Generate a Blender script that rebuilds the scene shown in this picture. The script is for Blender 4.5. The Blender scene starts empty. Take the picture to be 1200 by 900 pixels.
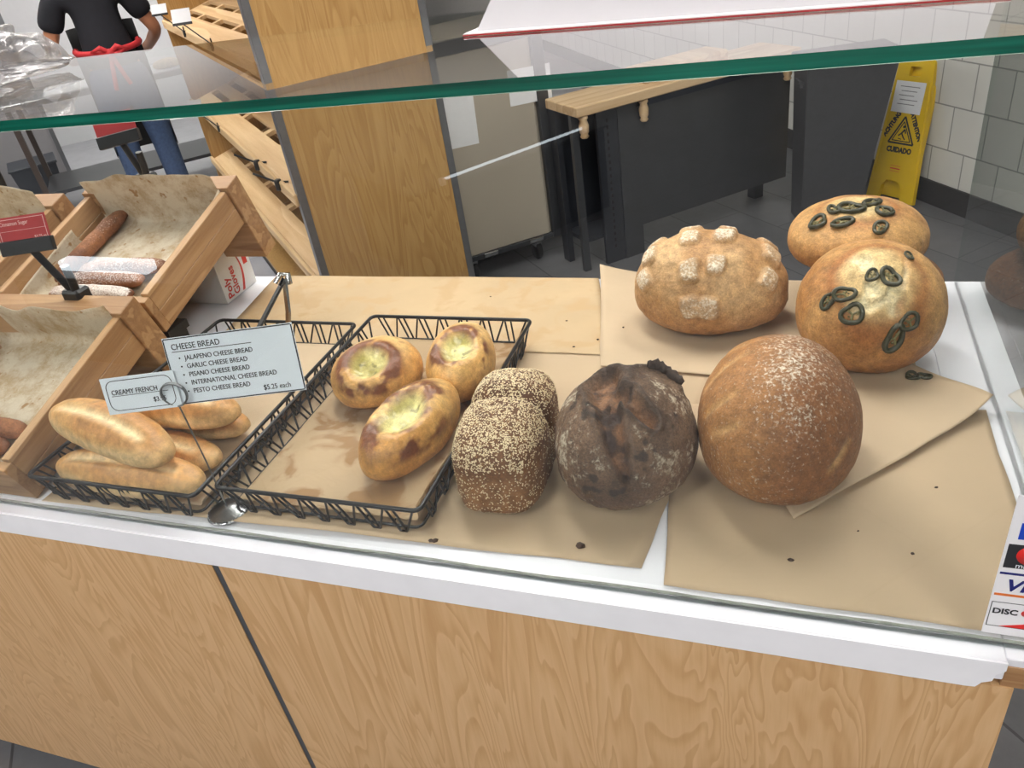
import bpy, math, random
import numpy as np
from mathutils import Vector, Matrix, Euler
random.seed(7)
PI = math.pi
SC = bpy.context.scene
COL = SC.collection
R = math.radians

# ------------------------------------------------------------------ helpers
def lin(r, g, b):
    def f(c):
        c /= 255.0
        return c / 12.92 if c <= .04045 else ((c + .055) / 1.055) ** 2.4
    return (f(r), f(g), f(b), 1.0)

def tag(o, label, cat, group=None, kind=None):
    if label: o['label'] = label
    if cat: o['category'] = cat
    if group: o['group'] = group
    if kind: o['kind'] = kind
    return o

def empty(name, loc=(0, 0, 0), rot=(0, 0, 0)):
    o = bpy.data.objects.new(name, None)
    o.empty_display_size = .02
    COL.objects.link(o)
    o.location = loc
    o.rotation_euler = rot
    return o

def thing(name, label, cat, loc=(0, 0, 0), rot=(0, 0, 0), group=None):
    return tag(empty(name, loc, rot), label, cat, group)

def link_mesh(name, me, mats, parent=None, smooth=False):
    o = bpy.data.objects.new(name, me)
    COL.objects.link(o)
    if not isinstance(mats, (list, tuple)): mats = [mats]
    for m in mats: me.materials.append(m)
    if parent is not None: o.parent = parent
    if smooth: me.polygons.foreach_set('use_smooth', [True] * len(me.polygons))
    return o

def raw(name, V, F, mats, parent=None, smooth=False, mi=None):
    me = bpy.data.meshes.new(name)
    me.from_pydata([tuple(map(float, v)) for v in V], [], [tuple(map(int, f)) for f in F])
    if mi is not None: me.polygons.foreach_set('material_index', mi)
    me.update()
    return link_mesh(name, me, mats, parent, smooth)

class MB:
    """collects shapes into one mesh"""
    def __init__(s): s.V = []; s.F = []; s.M = []; s.S = []; s.mi = 0; s.sm = False
    def add(s, V, F, sm=None):
        n = len(s.V)
        s.V += [tuple(map(float, v)) for v in V]
        for f in F:
            s.F.append(tuple(int(i) + n for i in f)); s.M.append(s.mi); s.S.append(s.sm if sm is None else sm)
        return s
    def box(s, x0, x1, y0, y1, z0, z1, bev=0.0, mat=None):
        if bev <= 0:
            V = [(x, y, z) for z in (z0, z1) for y in (y0, y1) for x in (x0, x1)]
            F = [(0, 2, 3, 1), (4, 5, 7, 6), (0, 1, 5, 4), (2, 6, 7, 3), (0, 4, 6, 2), (1, 3, 7, 5)]
        else:
            # chamfered box
            b = min(bev, (x1 - x0) * .45, (y1 - y0) * .45, (z1 - z0) * .45)
            V = []; idx = {}
            X = (x0, x1); Y = (y0, y1); Z = (z0, z1)
            for i in (0, 1):
                for j in (0, 1):
                    for k in (0, 1):
                        for a in range(3):
                            p = [X[i], Y[j], Z[k]]
                            for q in range(3):
                                if q != a: p[q] += b * (1 if (i, j, k)[q] == 0 else -1)
                            idx[(i, j, k, a)] = len(V); V.append(tuple(p))
            F = []
            for i in (0, 1):
                F.append([idx[(i, 0, 0, 0)], idx[(i, 1, 0, 0)], idx[(i, 1, 1, 0)], idx[(i, 0, 1, 0)]][::(-1 if i == 0 else 1)])
                F.append([idx[(0, i, 0, 1)], idx[(1, i, 0, 1)], idx[(1, i, 1, 1)], idx[(0, i, 1, 1)]][::(1 if i == 0 else -1)])
                F.append([idx[(0, 0, i, 2)], idx[(1, 0, i, 2)], idx[(1, 1, i, 2)], idx[(0, 1, i, 2)]][::(-1 if i == 0 else 1)])
            c = Vector(((x0 + x1) / 2, (y0 + y1) / 2, (z0 + z1) / 2))
            def addf(l):
                p = [Vector(V[q]) for q in l]
                n = (p[1] - p[0]).cross(p[2] - p[0])
                if n.dot(sum(p, Vector()) / len(p) - c) < 0: l = l[::-1]
                F.append(l)
            for i in (0, 1):
                for j in (0, 1):
                    addf([idx[(i, j, 0, 0)], idx[(i, j, 1, 0)], idx[(i, j, 1, 1)], idx[(i, j, 0, 1)]])
                    addf([idx[(i, 0, j, 0)], idx[(i, 1, j, 0)], idx[(i, 1, j, 2)], idx[(i, 0, j, 2)]])
                    addf([idx[(0, i, j, 1)], idx[(1, i, j, 1)], idx[(1, i, j, 2)], idx[(0, i, j, 2)]])
                    for k in (0, 1): addf([idx[(i, j, k, 0)], idx[(i, j, k, 1)], idx[(i, j, k, 2)]])
        if mat is not None: V = [tuple(mat @ Vector(v)) for v in V]
        return s.add(V, F, False)
    def tube(s, pts, r, n=8, closed=False, caps=True):
        P = [Vector(p) for p in pts]
        m = len(P)
        rs = r if isinstance(r, (list, tuple)) else [r] * m
        T = []
        for i in range(m):
            a = P[(i - 1) % m] if (closed or i > 0) else P[i]
            b = P[(i + 1) % m] if (closed or i < m - 1) else P[i]
            t = (b - a)
            T.append(t.normalized() if t.length > 1e-9 else Vector((0, 0, 1)))
        u = T[0].orthogonal().normalized()
        V = []
        for i in range(m):
            u = (u - T[i] * u.dot(T[i]))
            u = u.normalized() if u.length > 1e-6 else T[i].orthogonal().normalized()
            w = T[i].cross(u)
            for k in range(n):
                a = 2 * PI * k / n
                V.append(P[i] + (u * math.cos(a) + w * math.sin(a)) * rs[i])
        F = []
        for i in range(m if closed else m - 1):
            j = (i + 1) % m
            for k in range(n):
                k2 = (k + 1) % n
                F.append((i * n + k, i * n + k2, j * n + k2, j * n + k))
        s.add(V, F, True)
        if caps and not closed:
            s.add([V[k] for k in range(n)], [tuple(range(n))[::-1]], False)
            s.add([V[(m - 1) * n + k] for k in range(n)], [tuple(range(n))], False)
        return s
    def lathe(s, prof, n=32, c=(0, 0, 0)):
        V = []; F = []
        m = len(prof)
        for r, z in prof:
            for k in range(n):
                a = 2 * PI * k / n
                V.append((c[0] + r * math.cos(a), c[1] + r * math.sin(a), c[2] + z))
        for i in range(m - 1):
            for k in range(n):
                k2 = (k + 1) % n
                F.append((i * n + k, i * n + k2, (i + 1) * n + k2, (i + 1) * n + k))
        return s.add(V, F, True)
    def prism(s, outline, z0, z1, mat=None):
        n = len(outline)
        V = [(x, y, z0) for x, y in outline] + [(x, y, z1) for x, y in outline]
        F = [tuple(range(n))[::-1], tuple(range(n, 2 * n))] + [(i, (i + 1) % n, (i + 1) % n + n, i + n) for i in range(n)]
        if mat is not None: V = [tuple(mat @ Vector(v)) for v in V]
        return s.add(V, F, False)
    def ball(s, c, r, n=12, m=8):
        if not isinstance(r, (tuple, list)): r = (r, r, r)
        V = []; F = []
        for i in range(m + 1):
            p = -PI / 2 + PI * i / m
            for k in range(n):
                a = 2 * PI * k / n
                V.append((c[0] + r[0] * math.cos(p) * math.cos(a), c[1] + r[1] * math.cos(p) * math.sin(a), c[2] + r[2] * math.sin(p)))
        for i in range(m):
            for k in range(n):
                k2 = (k + 1) % n
                F.append((i * n + k, i * n + k2, (i + 1) * n + k2, (i + 1) * n + k))
        return s.add(V, F, True)
    def build(s, name, mats, parent=None):
        me = bpy.data.meshes.new(name)
        me.from_pydata(s.V, [], s.F)
        me.polygons.foreach_set('material_index', s.M)
        me.polygons.foreach_set('use_smooth', s.S)
        me.validate(); me.update()
        return link_mesh(name, me, mats, parent)

# ---- numpy noise
def _h(x, y, z, seed):
    n = (x.astype(np.int64) * 374761393 + y.astype(np.int64) * 668265263 + z.astype(np.int64) * 2147483647 + seed * 974711) & 0xFFFFFFFF
    n = ((n ^ (n >> 13)) * 1274126177) & 0xFFFFFFFF
    n = ((n ^ (n >> 16)) * 2246822519) & 0xFFFFFFFF
    return ((n ^ (n >> 15)) & 0xFFFF) / 65535.0
def vnoise(P, seed=0):
    P = np.asarray(P, float); i = np.floor(P); f = P - i; f = f * f * (3 - 2 * f)
    o = 0
    for dx in (0, 1):
        for dy in (0, 1):
            for dz in (0, 1):
                w = (f[:, 0] if dx else 1 - f[:, 0]) * (f[:, 1] if dy else 1 - f[:, 1]) * (f[:, 2] if dz else 1 - f[:, 2])
                o = o + w * _h(i[:, 0] + dx, i[:, 1] + dy, i[:, 2] + dz, seed)
    return o * 2 - 1
def fbm(P, oct=4, seed=0):
    P = np.asarray(P, float)
    s = 0; a = 1; t = 0
    for k in range(oct):
        s = s + a * vnoise(P * 2 ** k + 17.3 * k, seed + k); t += a; a *= .5
    return s / t
def sstep(a, b, x):
    t = np.clip((x - a) / (b - a), 0, 1)
    return t * t * (3 - 2 * t)

# ------------------------------------------------------------------ materials
MATS = {}
def new_mat(name):
    m = bpy.data.materials.new(name); m.use_nodes = True
    nt = m.node_tree
    for n in list(nt.nodes): nt.nodes.remove(n)
    out = nt.nodes.new('ShaderNodeOutputMaterial')
    return m, nt, out
def N(nt, t, **k):
    n = nt.nodes.new(t)
    for a, b in k.items():
        if a.startswith('i_'): n.inputs[a[2:].replace('_', ' ')].default_value = b
        else: setattr(n, a, b)
    return n
def L(nt, a, b): nt.links.new(a, b)
def ramp(nt, fac, stops):
    r = N(nt, 'ShaderNodeValToRGB')
    e = r.color_ramp.elements
    while len(e) < len(stops): e.new(.5)
    for q, (p, c) in zip(e, stops): q.position = p; q.color = c
    L(nt, fac, r.inputs['Fac'])
    return r
def coords(nt, scale=(1, 1, 1), rot=(0, 0, 0)):
    t = N(nt, 'ShaderNodeTexCoord'); mp = N(nt, 'ShaderNodeMapping')
    mp.inputs['Scale'].default_value = scale; mp.inputs['Rotation'].default_value = rot
    L(nt, t.outputs['Object'], mp.inputs['Vector'])
    return mp.outputs['Vector']
def plain(name, col, rough=.5, metal=0.0, var=.06, nscale=30, bump=0.0, spec=.5, emit=None, estr=0):
    if name in MATS: return MATS[name]
    m, nt, out = new_mat(name)
    b = N(nt, 'ShaderNodeBsdfPrincipled')
    b.inputs['Roughness'].default_value = rough; b.inputs['Metallic'].default_value = metal
    b.inputs['Specular IOR Level'].default_value = spec
    v = coords(nt)
    nz = N(nt, 'ShaderNodeTexNoise', i_Scale=nscale, i_Detail=4.0)
    L(nt, v, nz.inputs['Vector'])
    lo = tuple(c * (1 - var) for c in col[:3]) + (1,); hi = tuple(min(1, c * (1 + var)) for c in col[:3]) + (1,)
    r = ramp(nt, nz.outputs['Fac'], [(.3, lo), (.7, hi)])
    L(nt, r.outputs['Color'], b.inputs['Base Color'])
    if bump:
        bp = N(nt, 'ShaderNodeBump', i_Strength=bump, i_Distance=.002)
        L(nt, nz.outputs['Fac'], bp.inputs['Height']); L(nt, bp.outputs['Normal'], b.inputs['Normal'])
    if emit:
        b.inputs['Emission Color'].default_value = emit; b.inputs['Emission Strength'].default_value = estr
    L(nt, b.outputs['BSDF'], out.inputs['Surface'])
    MATS[name] = m
    return m
def emitter(name, col, s):
    m, nt, out = new_mat(name)
    e = N(nt, 'ShaderNodeEmission'); e.inputs['Color'].default_value = col; e.inputs['Strength'].default_value = s
    L(nt, e.outputs[0], out.inputs['Surface'])
    return m
def wood(name, base, dark, light, axis='z', scale=1.0, contour=9.0, rough=.42, stretch=.16, warp=.5):
    """rotary cut veneer / board: contour lines of a stretched noise, grain along AXIS"""
    m, nt, out = new_mat(name)
    b = N(nt, 'ShaderNodeBsdfPrincipled', i_Roughness=rough)
    s = {'x': (stretch, 1, 1), 'y': (1, stretch, 1), 'z': (1, 1, stretch)}[axis]
    v = coords(nt, tuple(q * scale for q in s))
    nz = N(nt, 'ShaderNodeTexNoise', i_Scale=3.2, i_Detail=3.0, i_Roughness=.5, i_Distortion=warp)
    L(nt, v, nz.inputs['Vector'])
    mul = N(nt, 'ShaderNodeMath', operation='MULTIPLY'); mul.inputs[1].default_value = contour
    L(nt, nz.outputs['Fac'], mul.inputs[0])
    fr = N(nt, 'ShaderNodeMath', operation='FRACT'); L(nt, mul.outputs[0], fr.inputs[0])
    r1 = ramp(nt, fr.outputs[0], [(0, light), (.45, base), (.8, dark), (.93, dark), (1, light)])
    fine = N(nt, 'ShaderNodeTexNoise', i_Scale=40.0, i_Detail=5.0, i_Roughness=.65)
    s2 = {'x': (.05, 1, 1), 'y': (1, .05, 1), 'z': (1, 1, .05)}[axis]
    v2 = coords(nt, tuple(q * scale for q in s2)); L(nt, v2, fine.inputs['Vector'])
    r2 = ramp(nt, fine.outputs['Fac'], [(.3, dark), (.65, light)])
    mx = N(nt, 'ShaderNodeMix', data_type='RGBA', blend_type='MIX'); mx.inputs[0].default_value = .4
    L(nt, r1.outputs['Color'], mx.inputs[6]); L(nt, r2.outputs['Color'], mx.inputs[7])
    L(nt, mx.outputs[2], b.inputs['Base Color'])
    bp = N(nt, 'ShaderNodeBump', i_Strength=.06, i_Distance=.001)
    L(nt, fine.outputs['Fac'], bp.inputs['Height']); L(nt, bp.outputs['Normal'], b.inputs['Normal'])
    L(nt, b.outputs['BSDF'], out.inputs['Surface'])
    return m
def glass_mat(name, tint=(.97, .985, .98, 1), gain=1.0, ior=1.5):
    """one slab of clear float glass: both faces' reflection taken at the face the light enters by"""
    m, nt, out = new_mat(name)
    tr = N(nt, 'ShaderNodeBsdfTransparent'); tr.inputs['Color'].default_value = tint
    gl = N(nt, 'ShaderNodeBsdfGlossy'); gl.inputs['Roughness'].default_value = 0.0
    gl.inputs['Color'].default_value = (1, 1, 1, 1)
    fz = N(nt, 'ShaderNodeFresnel'); fz.inputs['IOR'].default_value = ior
    two = N(nt, 'ShaderNodeMath', operation='MULTIPLY'); two.inputs[1].default_value = 2.0 * gain
    one = N(nt, 'ShaderNodeMath', operation='ADD'); one.inputs[1].default_value = 1.0
    dv = N(nt, 'ShaderNodeMath', operation='DIVIDE')
    L(nt, fz.outputs[0], two.inputs[0]); L(nt, fz.outputs[0], one.inputs[0])
    L(nt, two.outputs[0], dv.inputs[0]); L(nt, one.outputs[0], dv.inputs[1])
    geo = N(nt, 'ShaderNodeNewGeometry')
    inv = N(nt, 'ShaderNodeMath', operation='SUBTRACT'); inv.inputs[0].default_value = 1.0
    L(nt, geo.outputs['Backfacing'], inv.inputs[1])
    f = N(nt, 'ShaderNodeMath', operation='MULTIPLY', use_clamp=True)
    L(nt, dv.outputs[0], f.inputs[0]); L(nt, inv.outputs[0], f.inputs[1])
    mx = N(nt, 'ShaderNodeMixShader')
    L(nt, f.outputs[0], mx.inputs[0]); L(nt, tr.outputs[0], mx.inputs[1]); L(nt, gl.outputs[0], mx.inputs[2])
    L(nt, mx.outputs[0], out.inputs['Surface'])
    return m
def edge_mat(name, col, var):
    m, nt, out = new_mat(name)
    b = N(nt, 'ShaderNodeBsdfPrincipled', i_Roughness=.1); b.inputs['Specular IOR Level'].default_value = .9
    nz = N(nt, 'ShaderNodeTexNoise', i_Scale=5.0, i_Detail=2.0); L(nt, coords(nt, (1, 1, 30)), nz.inputs['Vector'])
    r = ramp(nt, nz.outputs['Fac'], [(.3, tuple(c * (1 - var) for c in col[:3]) + (1,)), (.7, tuple(min(1, c * (1 + var)) for c in col[:3]) + (1,))])
    L(nt, r.outputs['Color'], b.inputs['Base Color'])
    tr = N(nt, 'ShaderNodeBsdfTransparent'); tr.inputs['Color'].default_value = (.86, .93, .90, 1)
    geo = N(nt, 'ShaderNodeNewGeometry'); mx = N(nt, 'ShaderNodeMixShader')
    L(nt, geo.outputs['Backfacing'], mx.inputs[0]); L(nt, b.outputs[0], mx.inputs[1]); L(nt, tr.outputs[0], mx.inputs[2])
    L(nt, mx.outputs[0], out.inputs['Surface'])
    return m
def crust_mat(name, flour=(238, 228, 208), rough=.55, bscale=170, bstr=.6, fscale=230, spec=.35, micro=.30):
    m, nt, out = new_mat(name)
    b = N(nt, 'ShaderNodeBsdfPrincipled', i_Roughness=rough)
    b.inputs['Specular IOR Level'].default_value = spec
    v = coords(nt)
    ca = N(nt, 'ShaderNodeAttribute', attribute_name='col'); fa = N(nt, 'ShaderNodeAttribute', attribute_name='flour')
    n1 = N(nt, 'ShaderNodeTexNoise', i_Scale=70.0, i_Detail=5.0, i_Roughness=.6); L(nt, v, n1.inputs['Vector'])
    hv = N(nt, 'ShaderNodeMapRange'); hv.inputs[1].default_value = .25; hv.inputs[2].default_value = .75
    hv.inputs[3].default_value = .62; hv.inputs[4].default_value = 1.3
    L(nt, n1.outputs['Fac'], hv.inputs[0])
    n4 = N(nt, 'ShaderNodeTexNoise', i_Scale=330.0, i_Detail=3.0, i_Roughness=.7); L(nt, v, n4.inputs['Vector'])
    h4 = N(nt, 'ShaderNodeMapRange'); h4.inputs[1].default_value = .3; h4.inputs[2].default_value = .7
    h4.inputs[3].default_value = 1 - micro; h4.inputs[4].default_value = 1 + micro * .7
    L(nt, n4.outputs['Fac'], h4.inputs[0])
    hm = N(nt, 'ShaderNodeMath', operation='MULTIPLY'); L(nt, hv.outputs[0], hm.inputs[0]); L(nt, h4.outputs[0], hm.inputs[1])
    mu = N(nt, 'ShaderNodeVectorMath', operation='SCALE'); L(nt, ca.outputs['Color'], mu.inputs[0]); L(nt, hm.outputs[0], mu.inputs['Scale'])
    n2 = N(nt, 'ShaderNodeTexNoise', i_Scale=float(fscale), i_Detail=3.0, i_Roughness=.65); L(nt, v, n2.inputs['Vector'])
    ad = N(nt, 'ShaderNodeMath', operation='ADD'); L(nt, n2.outputs['Fac'], ad.inputs[0]); L(nt, fa.outputs['Fac'], ad.inputs[1])
    mr = N(nt, 'ShaderNodeMapRange', interpolation_type='SMOOTHSTEP'); mr.inputs[1].default_value = .82; mr.inputs[2].default_value = 1.12
    mr.inputs[3].default_value = 0; mr.inputs[4].default_value = .85
    L(nt, ad.outputs[0], mr.inputs[0])
    mx = N(nt, 'ShaderNodeMix', data_type='RGBA', blend_type='MIX')
    L(nt, mr.outputs[0], mx.inputs[0]); L(nt, mu.outputs[0], mx.inputs[6]); mx.inputs[7].default_value = lin(*flour)
    L(nt, mx.outputs[2], b.inputs['Base Color'])
    n3 = N(nt, 'ShaderNodeTexNoise', i_Scale=float(bscale), i_Detail=4.0, i_Roughness=.6); L(nt, v, n3.inputs['Vector'])
    bp = N(nt, 'ShaderNodeBump', i_Strength=bstr, i_Distance=.003); L(nt, n3.outputs['Fac'], bp.inputs['Height'])
    L(nt, bp.outputs['Normal'], b.inputs['Normal'])
    L(nt, b.outputs['BSDF'], out.inputs['Surface'])
    return m
def paper_mat(name, col, stain=None, gloss=None, sugar=0.0, trans=.25, wrinkle=.5):
    m, nt, out = new_mat(name)
    b = N(nt, 'ShaderNodeBsdfPrincipled', i_Roughness=.6); b.inputs['Specular IOR Level'].default_value = .3
    v = coords(nt)
    n1 = N(nt, 'ShaderNodeTexNoise', i_Scale=6.0, i_Detail=5.0); L(nt, v, n1.inputs['Vector'])
    lo = tuple(c * .9 for c in col[:3]) + (1,)
    r = ramp(nt, n1.outputs['Fac'], [(.35, lo), (.65, col)])
    cout = r.outputs['Color']
    if stain:
        n2 = N(nt, 'ShaderNodeTexNoise', i_Scale=14.0, i_Detail=3.0, i_Distortion=.6); L(nt, v, n2.inputs['Vector'])
        rr = ramp(nt, n2.outputs['Fac'], [(.5, (0, 0, 0, 1)), (.6, (1, 1, 1, 1))])
        mx = N(nt, 'ShaderNodeMix', data_type='RGBA'); L(nt, rr.outputs['Color'], mx.inputs[0]); L(nt, cout, mx.inputs[6]); mx.inputs[7].default_value = stain
        cout = mx.outputs[2]
        if gloss is not None:
            g = N(nt, 'ShaderNodeMapRange'); g.inputs[3].default_value = .5; g.inputs[4].default_value = gloss
            L(nt, rr.outputs['Color'], g.inputs[0]); L(nt, g.outputs[0], b.inputs['Roughness'])
    if sugar > 0:
        n3 = N(nt, 'ShaderNodeTexNoise', i_Scale=16.0, i_Detail=8.0, i_Roughness=.75); L(nt, v, n3.inputs['Vector'])
        rr = ramp(nt, n3.outputs['Fac'], [(.5 - sugar * .2, (0, 0, 0, 1)), (.62 - sugar * .1, (1, 1, 1, 1))])
        mx = N(nt, 'ShaderNodeMix', data_type='RGBA'); L(nt, rr.outputs['Color'], mx.inputs[0]); L(nt, cout, mx.inputs[6]); mx.inputs[7].default_value = lin(226, 214, 192)
        cout = mx.outputs[2]
        n4 = N(nt, 'ShaderNodeTexNoise', i_Scale=45.0, i_Detail=2.0); L(nt, v, n4.inputs['Vector'])
        r4 = ramp(nt, n4.outputs['Fac'], [(.66, (0, 0, 0, 1)), (.72, (1, 1, 1, 1))])
        m4 = N(nt, 'ShaderNodeMix', data_type='RGBA'); L(nt, r4.outputs['Color'], m4.inputs[0]); L(nt, cout, m4.inputs[6]); m4.inputs[7].default_value = lin(176, 138, 96)
        cout = m4.outputs[2]
    L(nt, cout, b.inputs['Base Color'])
    n5 = N(nt, 'ShaderNodeTexNoise', i_Scale=11.0, i_Detail=4.0, i_Distortion=.4); L(nt, v, n5.inputs['Vector'])
    bp = N(nt, 'ShaderNodeBump', i_Strength=wrinkle, i_Distance=.006); L(nt, n5.outputs['Fac'], bp.inputs['Height'])
    L(nt, bp.outputs['Normal'], b.inputs['Normal'])
    t = N(nt, 'ShaderNodeBsdfTranslucent'); L(nt, cout, t.inputs['Color'])
    ms = N(nt, 'ShaderNodeMixShader'); ms.inputs[0].default_value = trans
    L(nt, b.outputs['BSDF'], ms.inputs[1]); L(nt, t.outputs[0], ms.inputs[2])
    L(nt, ms.outputs[0], out.inputs['Surface'])
    return m
def tile_mat(name, c1, c2, grout, w, h, offset=.5, rough=.35, mortar=.006, rot=0.0, vertical=False, var=.08):
    m, nt, out = new_mat(name)
    b = N(nt, 'ShaderNodeBsdfPrincipled', i_Roughness=rough)
    t = N(nt, 'ShaderNodeTexCoord')
    vec = t.outputs['Object']
    if vertical:
        sp = N(nt, 'ShaderNodeSeparateXYZ'); L(nt, vec, sp.inputs[0])
        cb = N(nt, 'ShaderNodeCombineXYZ'); L(nt, sp.outputs['X'], cb.inputs['X']); L(nt, sp.outputs['Z'], cb.inputs['Y'])
        vec = cb.outputs[0]
    mp = N(nt, 'ShaderNodeMapping'); mp.inputs['Rotation'].default_value = (0, 0, rot); L(nt, vec, mp.inputs['Vector'])
    br = N(nt, 'ShaderNodeTexBrick', offset=offset)
    br.inputs['Color1'].default_value = c1; br.inputs['Color2'].default_value = c2; br.inputs['Mortar'].default_value = grout
    br.inputs['Scale'].default_value = 1.0; br.inputs['Mortar Size'].default_value = mortar
    br.inputs['Brick Width'].default_value = w; br.inputs['Row Height'].default_value = h
    L(nt, mp.outputs[0], br.inputs['Vector'])
    nz = N(nt, 'ShaderNodeTexNoise', i_Scale=9.0, i_Detail=6.0, i_Roughness=.7); L(nt, t.outputs['Object'], nz.inputs['Vector'])
    hv = N(nt, 'ShaderNodeMapRange'); hv.inputs[1].default_value = .25; hv.inputs[2].default_value = .75
    hv.inputs[3].default_value = 1 - var; hv.inputs[4].default_value = 1 + var
    L(nt, nz.outputs['Fac'], hv.inputs[0])
    mu = N(nt, 'ShaderNodeVectorMath', operation='SCALE'); L(nt, br.outputs['Color'], mu.inputs[0]); L(nt, hv.outputs[0], mu.inputs['Scale'])
    L(nt, mu.outputs[0], b.inputs['Base Color'])
    bp = N(nt, 'ShaderNodeBump', i_Strength=.25, i_Distance=.003, invert=True); L(nt, br.outputs['Fac'], bp.inputs['Height'])
    L(nt, bp.outputs['Normal'], b.inputs['Normal'])
    L(nt, b.outputs['BSDF'], out.inputs['Surface'])
    return m
def film_mat(name):
    m, nt, out = new_mat(name)
    tr = N(nt, 'ShaderNodeBsdfTransparent'); tr.inputs['Color'].default_value = (.96, .96, .97, 1)
    gl = N(nt, 'ShaderNodeBsdfGlossy'); gl.inputs['Roughness'].default_value = .08
    df = N(nt, 'ShaderNodeBsdfDiffuse'); df.inputs['Color'].default_value = lin(215, 214, 216)
    lw = N(nt, 'ShaderNodeLayerWeight'); lw.inputs['Blend'].default_value = .45
    nz = N(nt, 'ShaderNodeTexNoise', i_Scale=14.0, i_Detail=5.0, i_Distortion=1.5); L(nt, coords(nt), nz.inputs['Vector'])
    bp = N(nt, 'ShaderNodeBump', i_Strength=.8, i_Distance=.01); L(nt, nz.outputs['Fac'], bp.inputs['Height'])
    L(nt, bp.outputs['Normal'], gl.inputs['Normal']); L(nt, bp.outputs['Normal'], lw.inputs['Normal'])
    a = N(nt, 'ShaderNodeMixShader'); a.inputs[0].default_value = .5
    L(nt, gl.outputs[0], a.inputs[1]); L(nt, df.outputs[0], a.inputs[2])
    mr = N(nt, 'ShaderNodeMapRange'); mr.inputs[3].default_value = .22; mr.inputs[4].default_value = .75
    L(nt, lw.outputs['Fresnel'], mr.inputs[0])
    mx = N(nt, 'ShaderNodeMixShader'); L(nt, mr.outputs[0], mx.inputs[0])
    L(nt, tr.outputs[0], mx.inputs[1]); L(nt, a.outputs[0], mx.inputs[2])
    L(nt, mx.outputs[0], out.inputs['Surface'])
    return m

M_LAM = wood('birch_laminate', lin(208, 170, 124), lin(190, 148, 100), lin(214, 178, 134), 'z', 2.6, 17.0, .38, .15, 1.1)
M_LAM2 = wood('maple_laminate', lin(172, 136, 84), lin(156, 118, 68), lin(180, 146, 94), 'z', 2.6, 13.0, .4, .10, 1.0)
M_CRATE = wood('crate_wood_lengthwise', lin(176, 136, 94), lin(148, 108, 70), lin(194, 156, 114), 'y', 3.0, 6.0, .55, .08, .3)
M_CRATEX = wood('crate_wood_crosswise', lin(170, 130, 90), lin(142, 102, 66), lin(190, 152, 110), 'x', 3.0, 6.0, .55, .08, .3)
M_MAPLE = wood('pale_maple', lin(214, 180, 132), lin(196, 158, 108), lin(226, 196, 152), 'y', 1.5, 6.0, .5, .08, .3)
M_BLOCK = wood('butcher_block', lin(206, 176, 136), lin(186, 152, 112), lin(220, 194, 156), 'y', 2.0, 5.0, .5, .06, .2)
M_WHITE = plain('white_laminate', lin(226, 227, 234), .35, var=.02, nscale=12)
M_TRIM = plain('white_edge_strip', lin(236, 237, 243), .4, var=.02, nscale=25)
M_GAP = plain('dirty_sealant', lin(120, 124, 112), .5, var=.35, nscale=60)
M_GREYMETAL = plain('brushed_aluminium', lin(128, 130, 134), .38, .75, .05, 50)
M_SEAM = plain('grey_seam_metal', lin(98, 102, 108), .4, .6, .06, 50)
M_DARKBASE = plain('dark_plinth', lin(40, 40, 42), .6)
M_GLASS = glass_mat('clear_glass')
M_GLASSS = glass_mat('clear_side_glass', (.93, .95, .945, 1))
M_GEDGE = edge_mat('green_glass_edge', lin(14, 92, 76), .5)
M_GEDGE2 = edge_mat('pale_green_glass_edge', lin(132, 164, 150), .2)
M_KRAFT = paper_mat('kraft_paper', lin(212, 188, 156))
M_KRAFT2 = paper_mat('kraft_paper_pale', lin(216, 193, 162))
M_KRAFTD = paper_mat('kraft_paper_board', lin(214, 188, 150), lin(206, 176, 136), None)
M_LINER = paper_mat('greasy_parchment', lin(200, 174, 138), lin(172, 138, 100), .14, wrinkle=.9)
M_SUGAR = paper_mat('sugary_parchment', lin(196, 170, 132), sugar=.65)
M_WIRE = plain('black_coated_wire', lin(26, 27, 29), .32, .3, .1, 60)
M_CHROME = plain('polished_steel', lin(190, 192, 194), .14, 1.0, .04, 20)
M_STEELD = plain('worn_steel', lin(150, 152, 154), .28, 1.0, .15, 90)
M_CARD = plain('white_card', lin(234, 241, 248), .5, 0, .01)
M_INK = plain('black_ink', lin(38, 40, 46), .6)
M_BLACKP = plain('black_plastic', lin(24, 25, 28), .38, 0, .1)
M_REDC = plain('red_card', lin(172, 42, 46), .45, 0, .04)
M_PINKINK = plain('pale_pink_ink', lin(238, 200, 196), .5)
M_REDINK = plain('red_ink', lin(204, 62, 48), .5)
M_BOXW = plain('white_cardboard', lin(222, 220, 218), .55, 0, .03)
M_DGREY = plain('dark_grey_steel', lin(66, 68, 72), .32, .35, .06, 8)
M_DGREY2 = plain('charcoal_steel', lin(46, 49, 56), .3, .3, .1, 14)
M_NAVY = plain('dark_blue_steel', lin(34, 42, 58), .35, .4, .1)
M_BEIGE = plain('beige_enamel', lin(172, 164, 150), .4, 0, .03, 4)
M_PAPERW = plain('office_paper', lin(228, 230, 234), .6, 0, .02)
M_YELLOW = plain('yellow_plastic', lin(214, 178, 22), .4, 0, .05, 8)
M_WALLW = plain('white_paint', lin(214, 213, 210), .7, 0, .02)
M_CEIL = plain('ceiling_white', lin(226, 226, 224), .8, 0, .02)
M_FILM = film_mat('clear_film')
M_SKIN = plain('skin', lin(176, 120, 88), .5, 0, .05)
M_SHIRT = plain('black_navy_cotton', lin(15, 16, 24), .9, 0, .15, 30)
M_APRON = plain('red_apron_tie', lin(178, 34, 40), .7, 0, .1)
M_APRONB = plain('black_apron', lin(24, 24, 26), .8, 0, .1)
M_JEANS = plain('blue_denim', lin(58, 78, 112), .85, 0, .2, 60)
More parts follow.
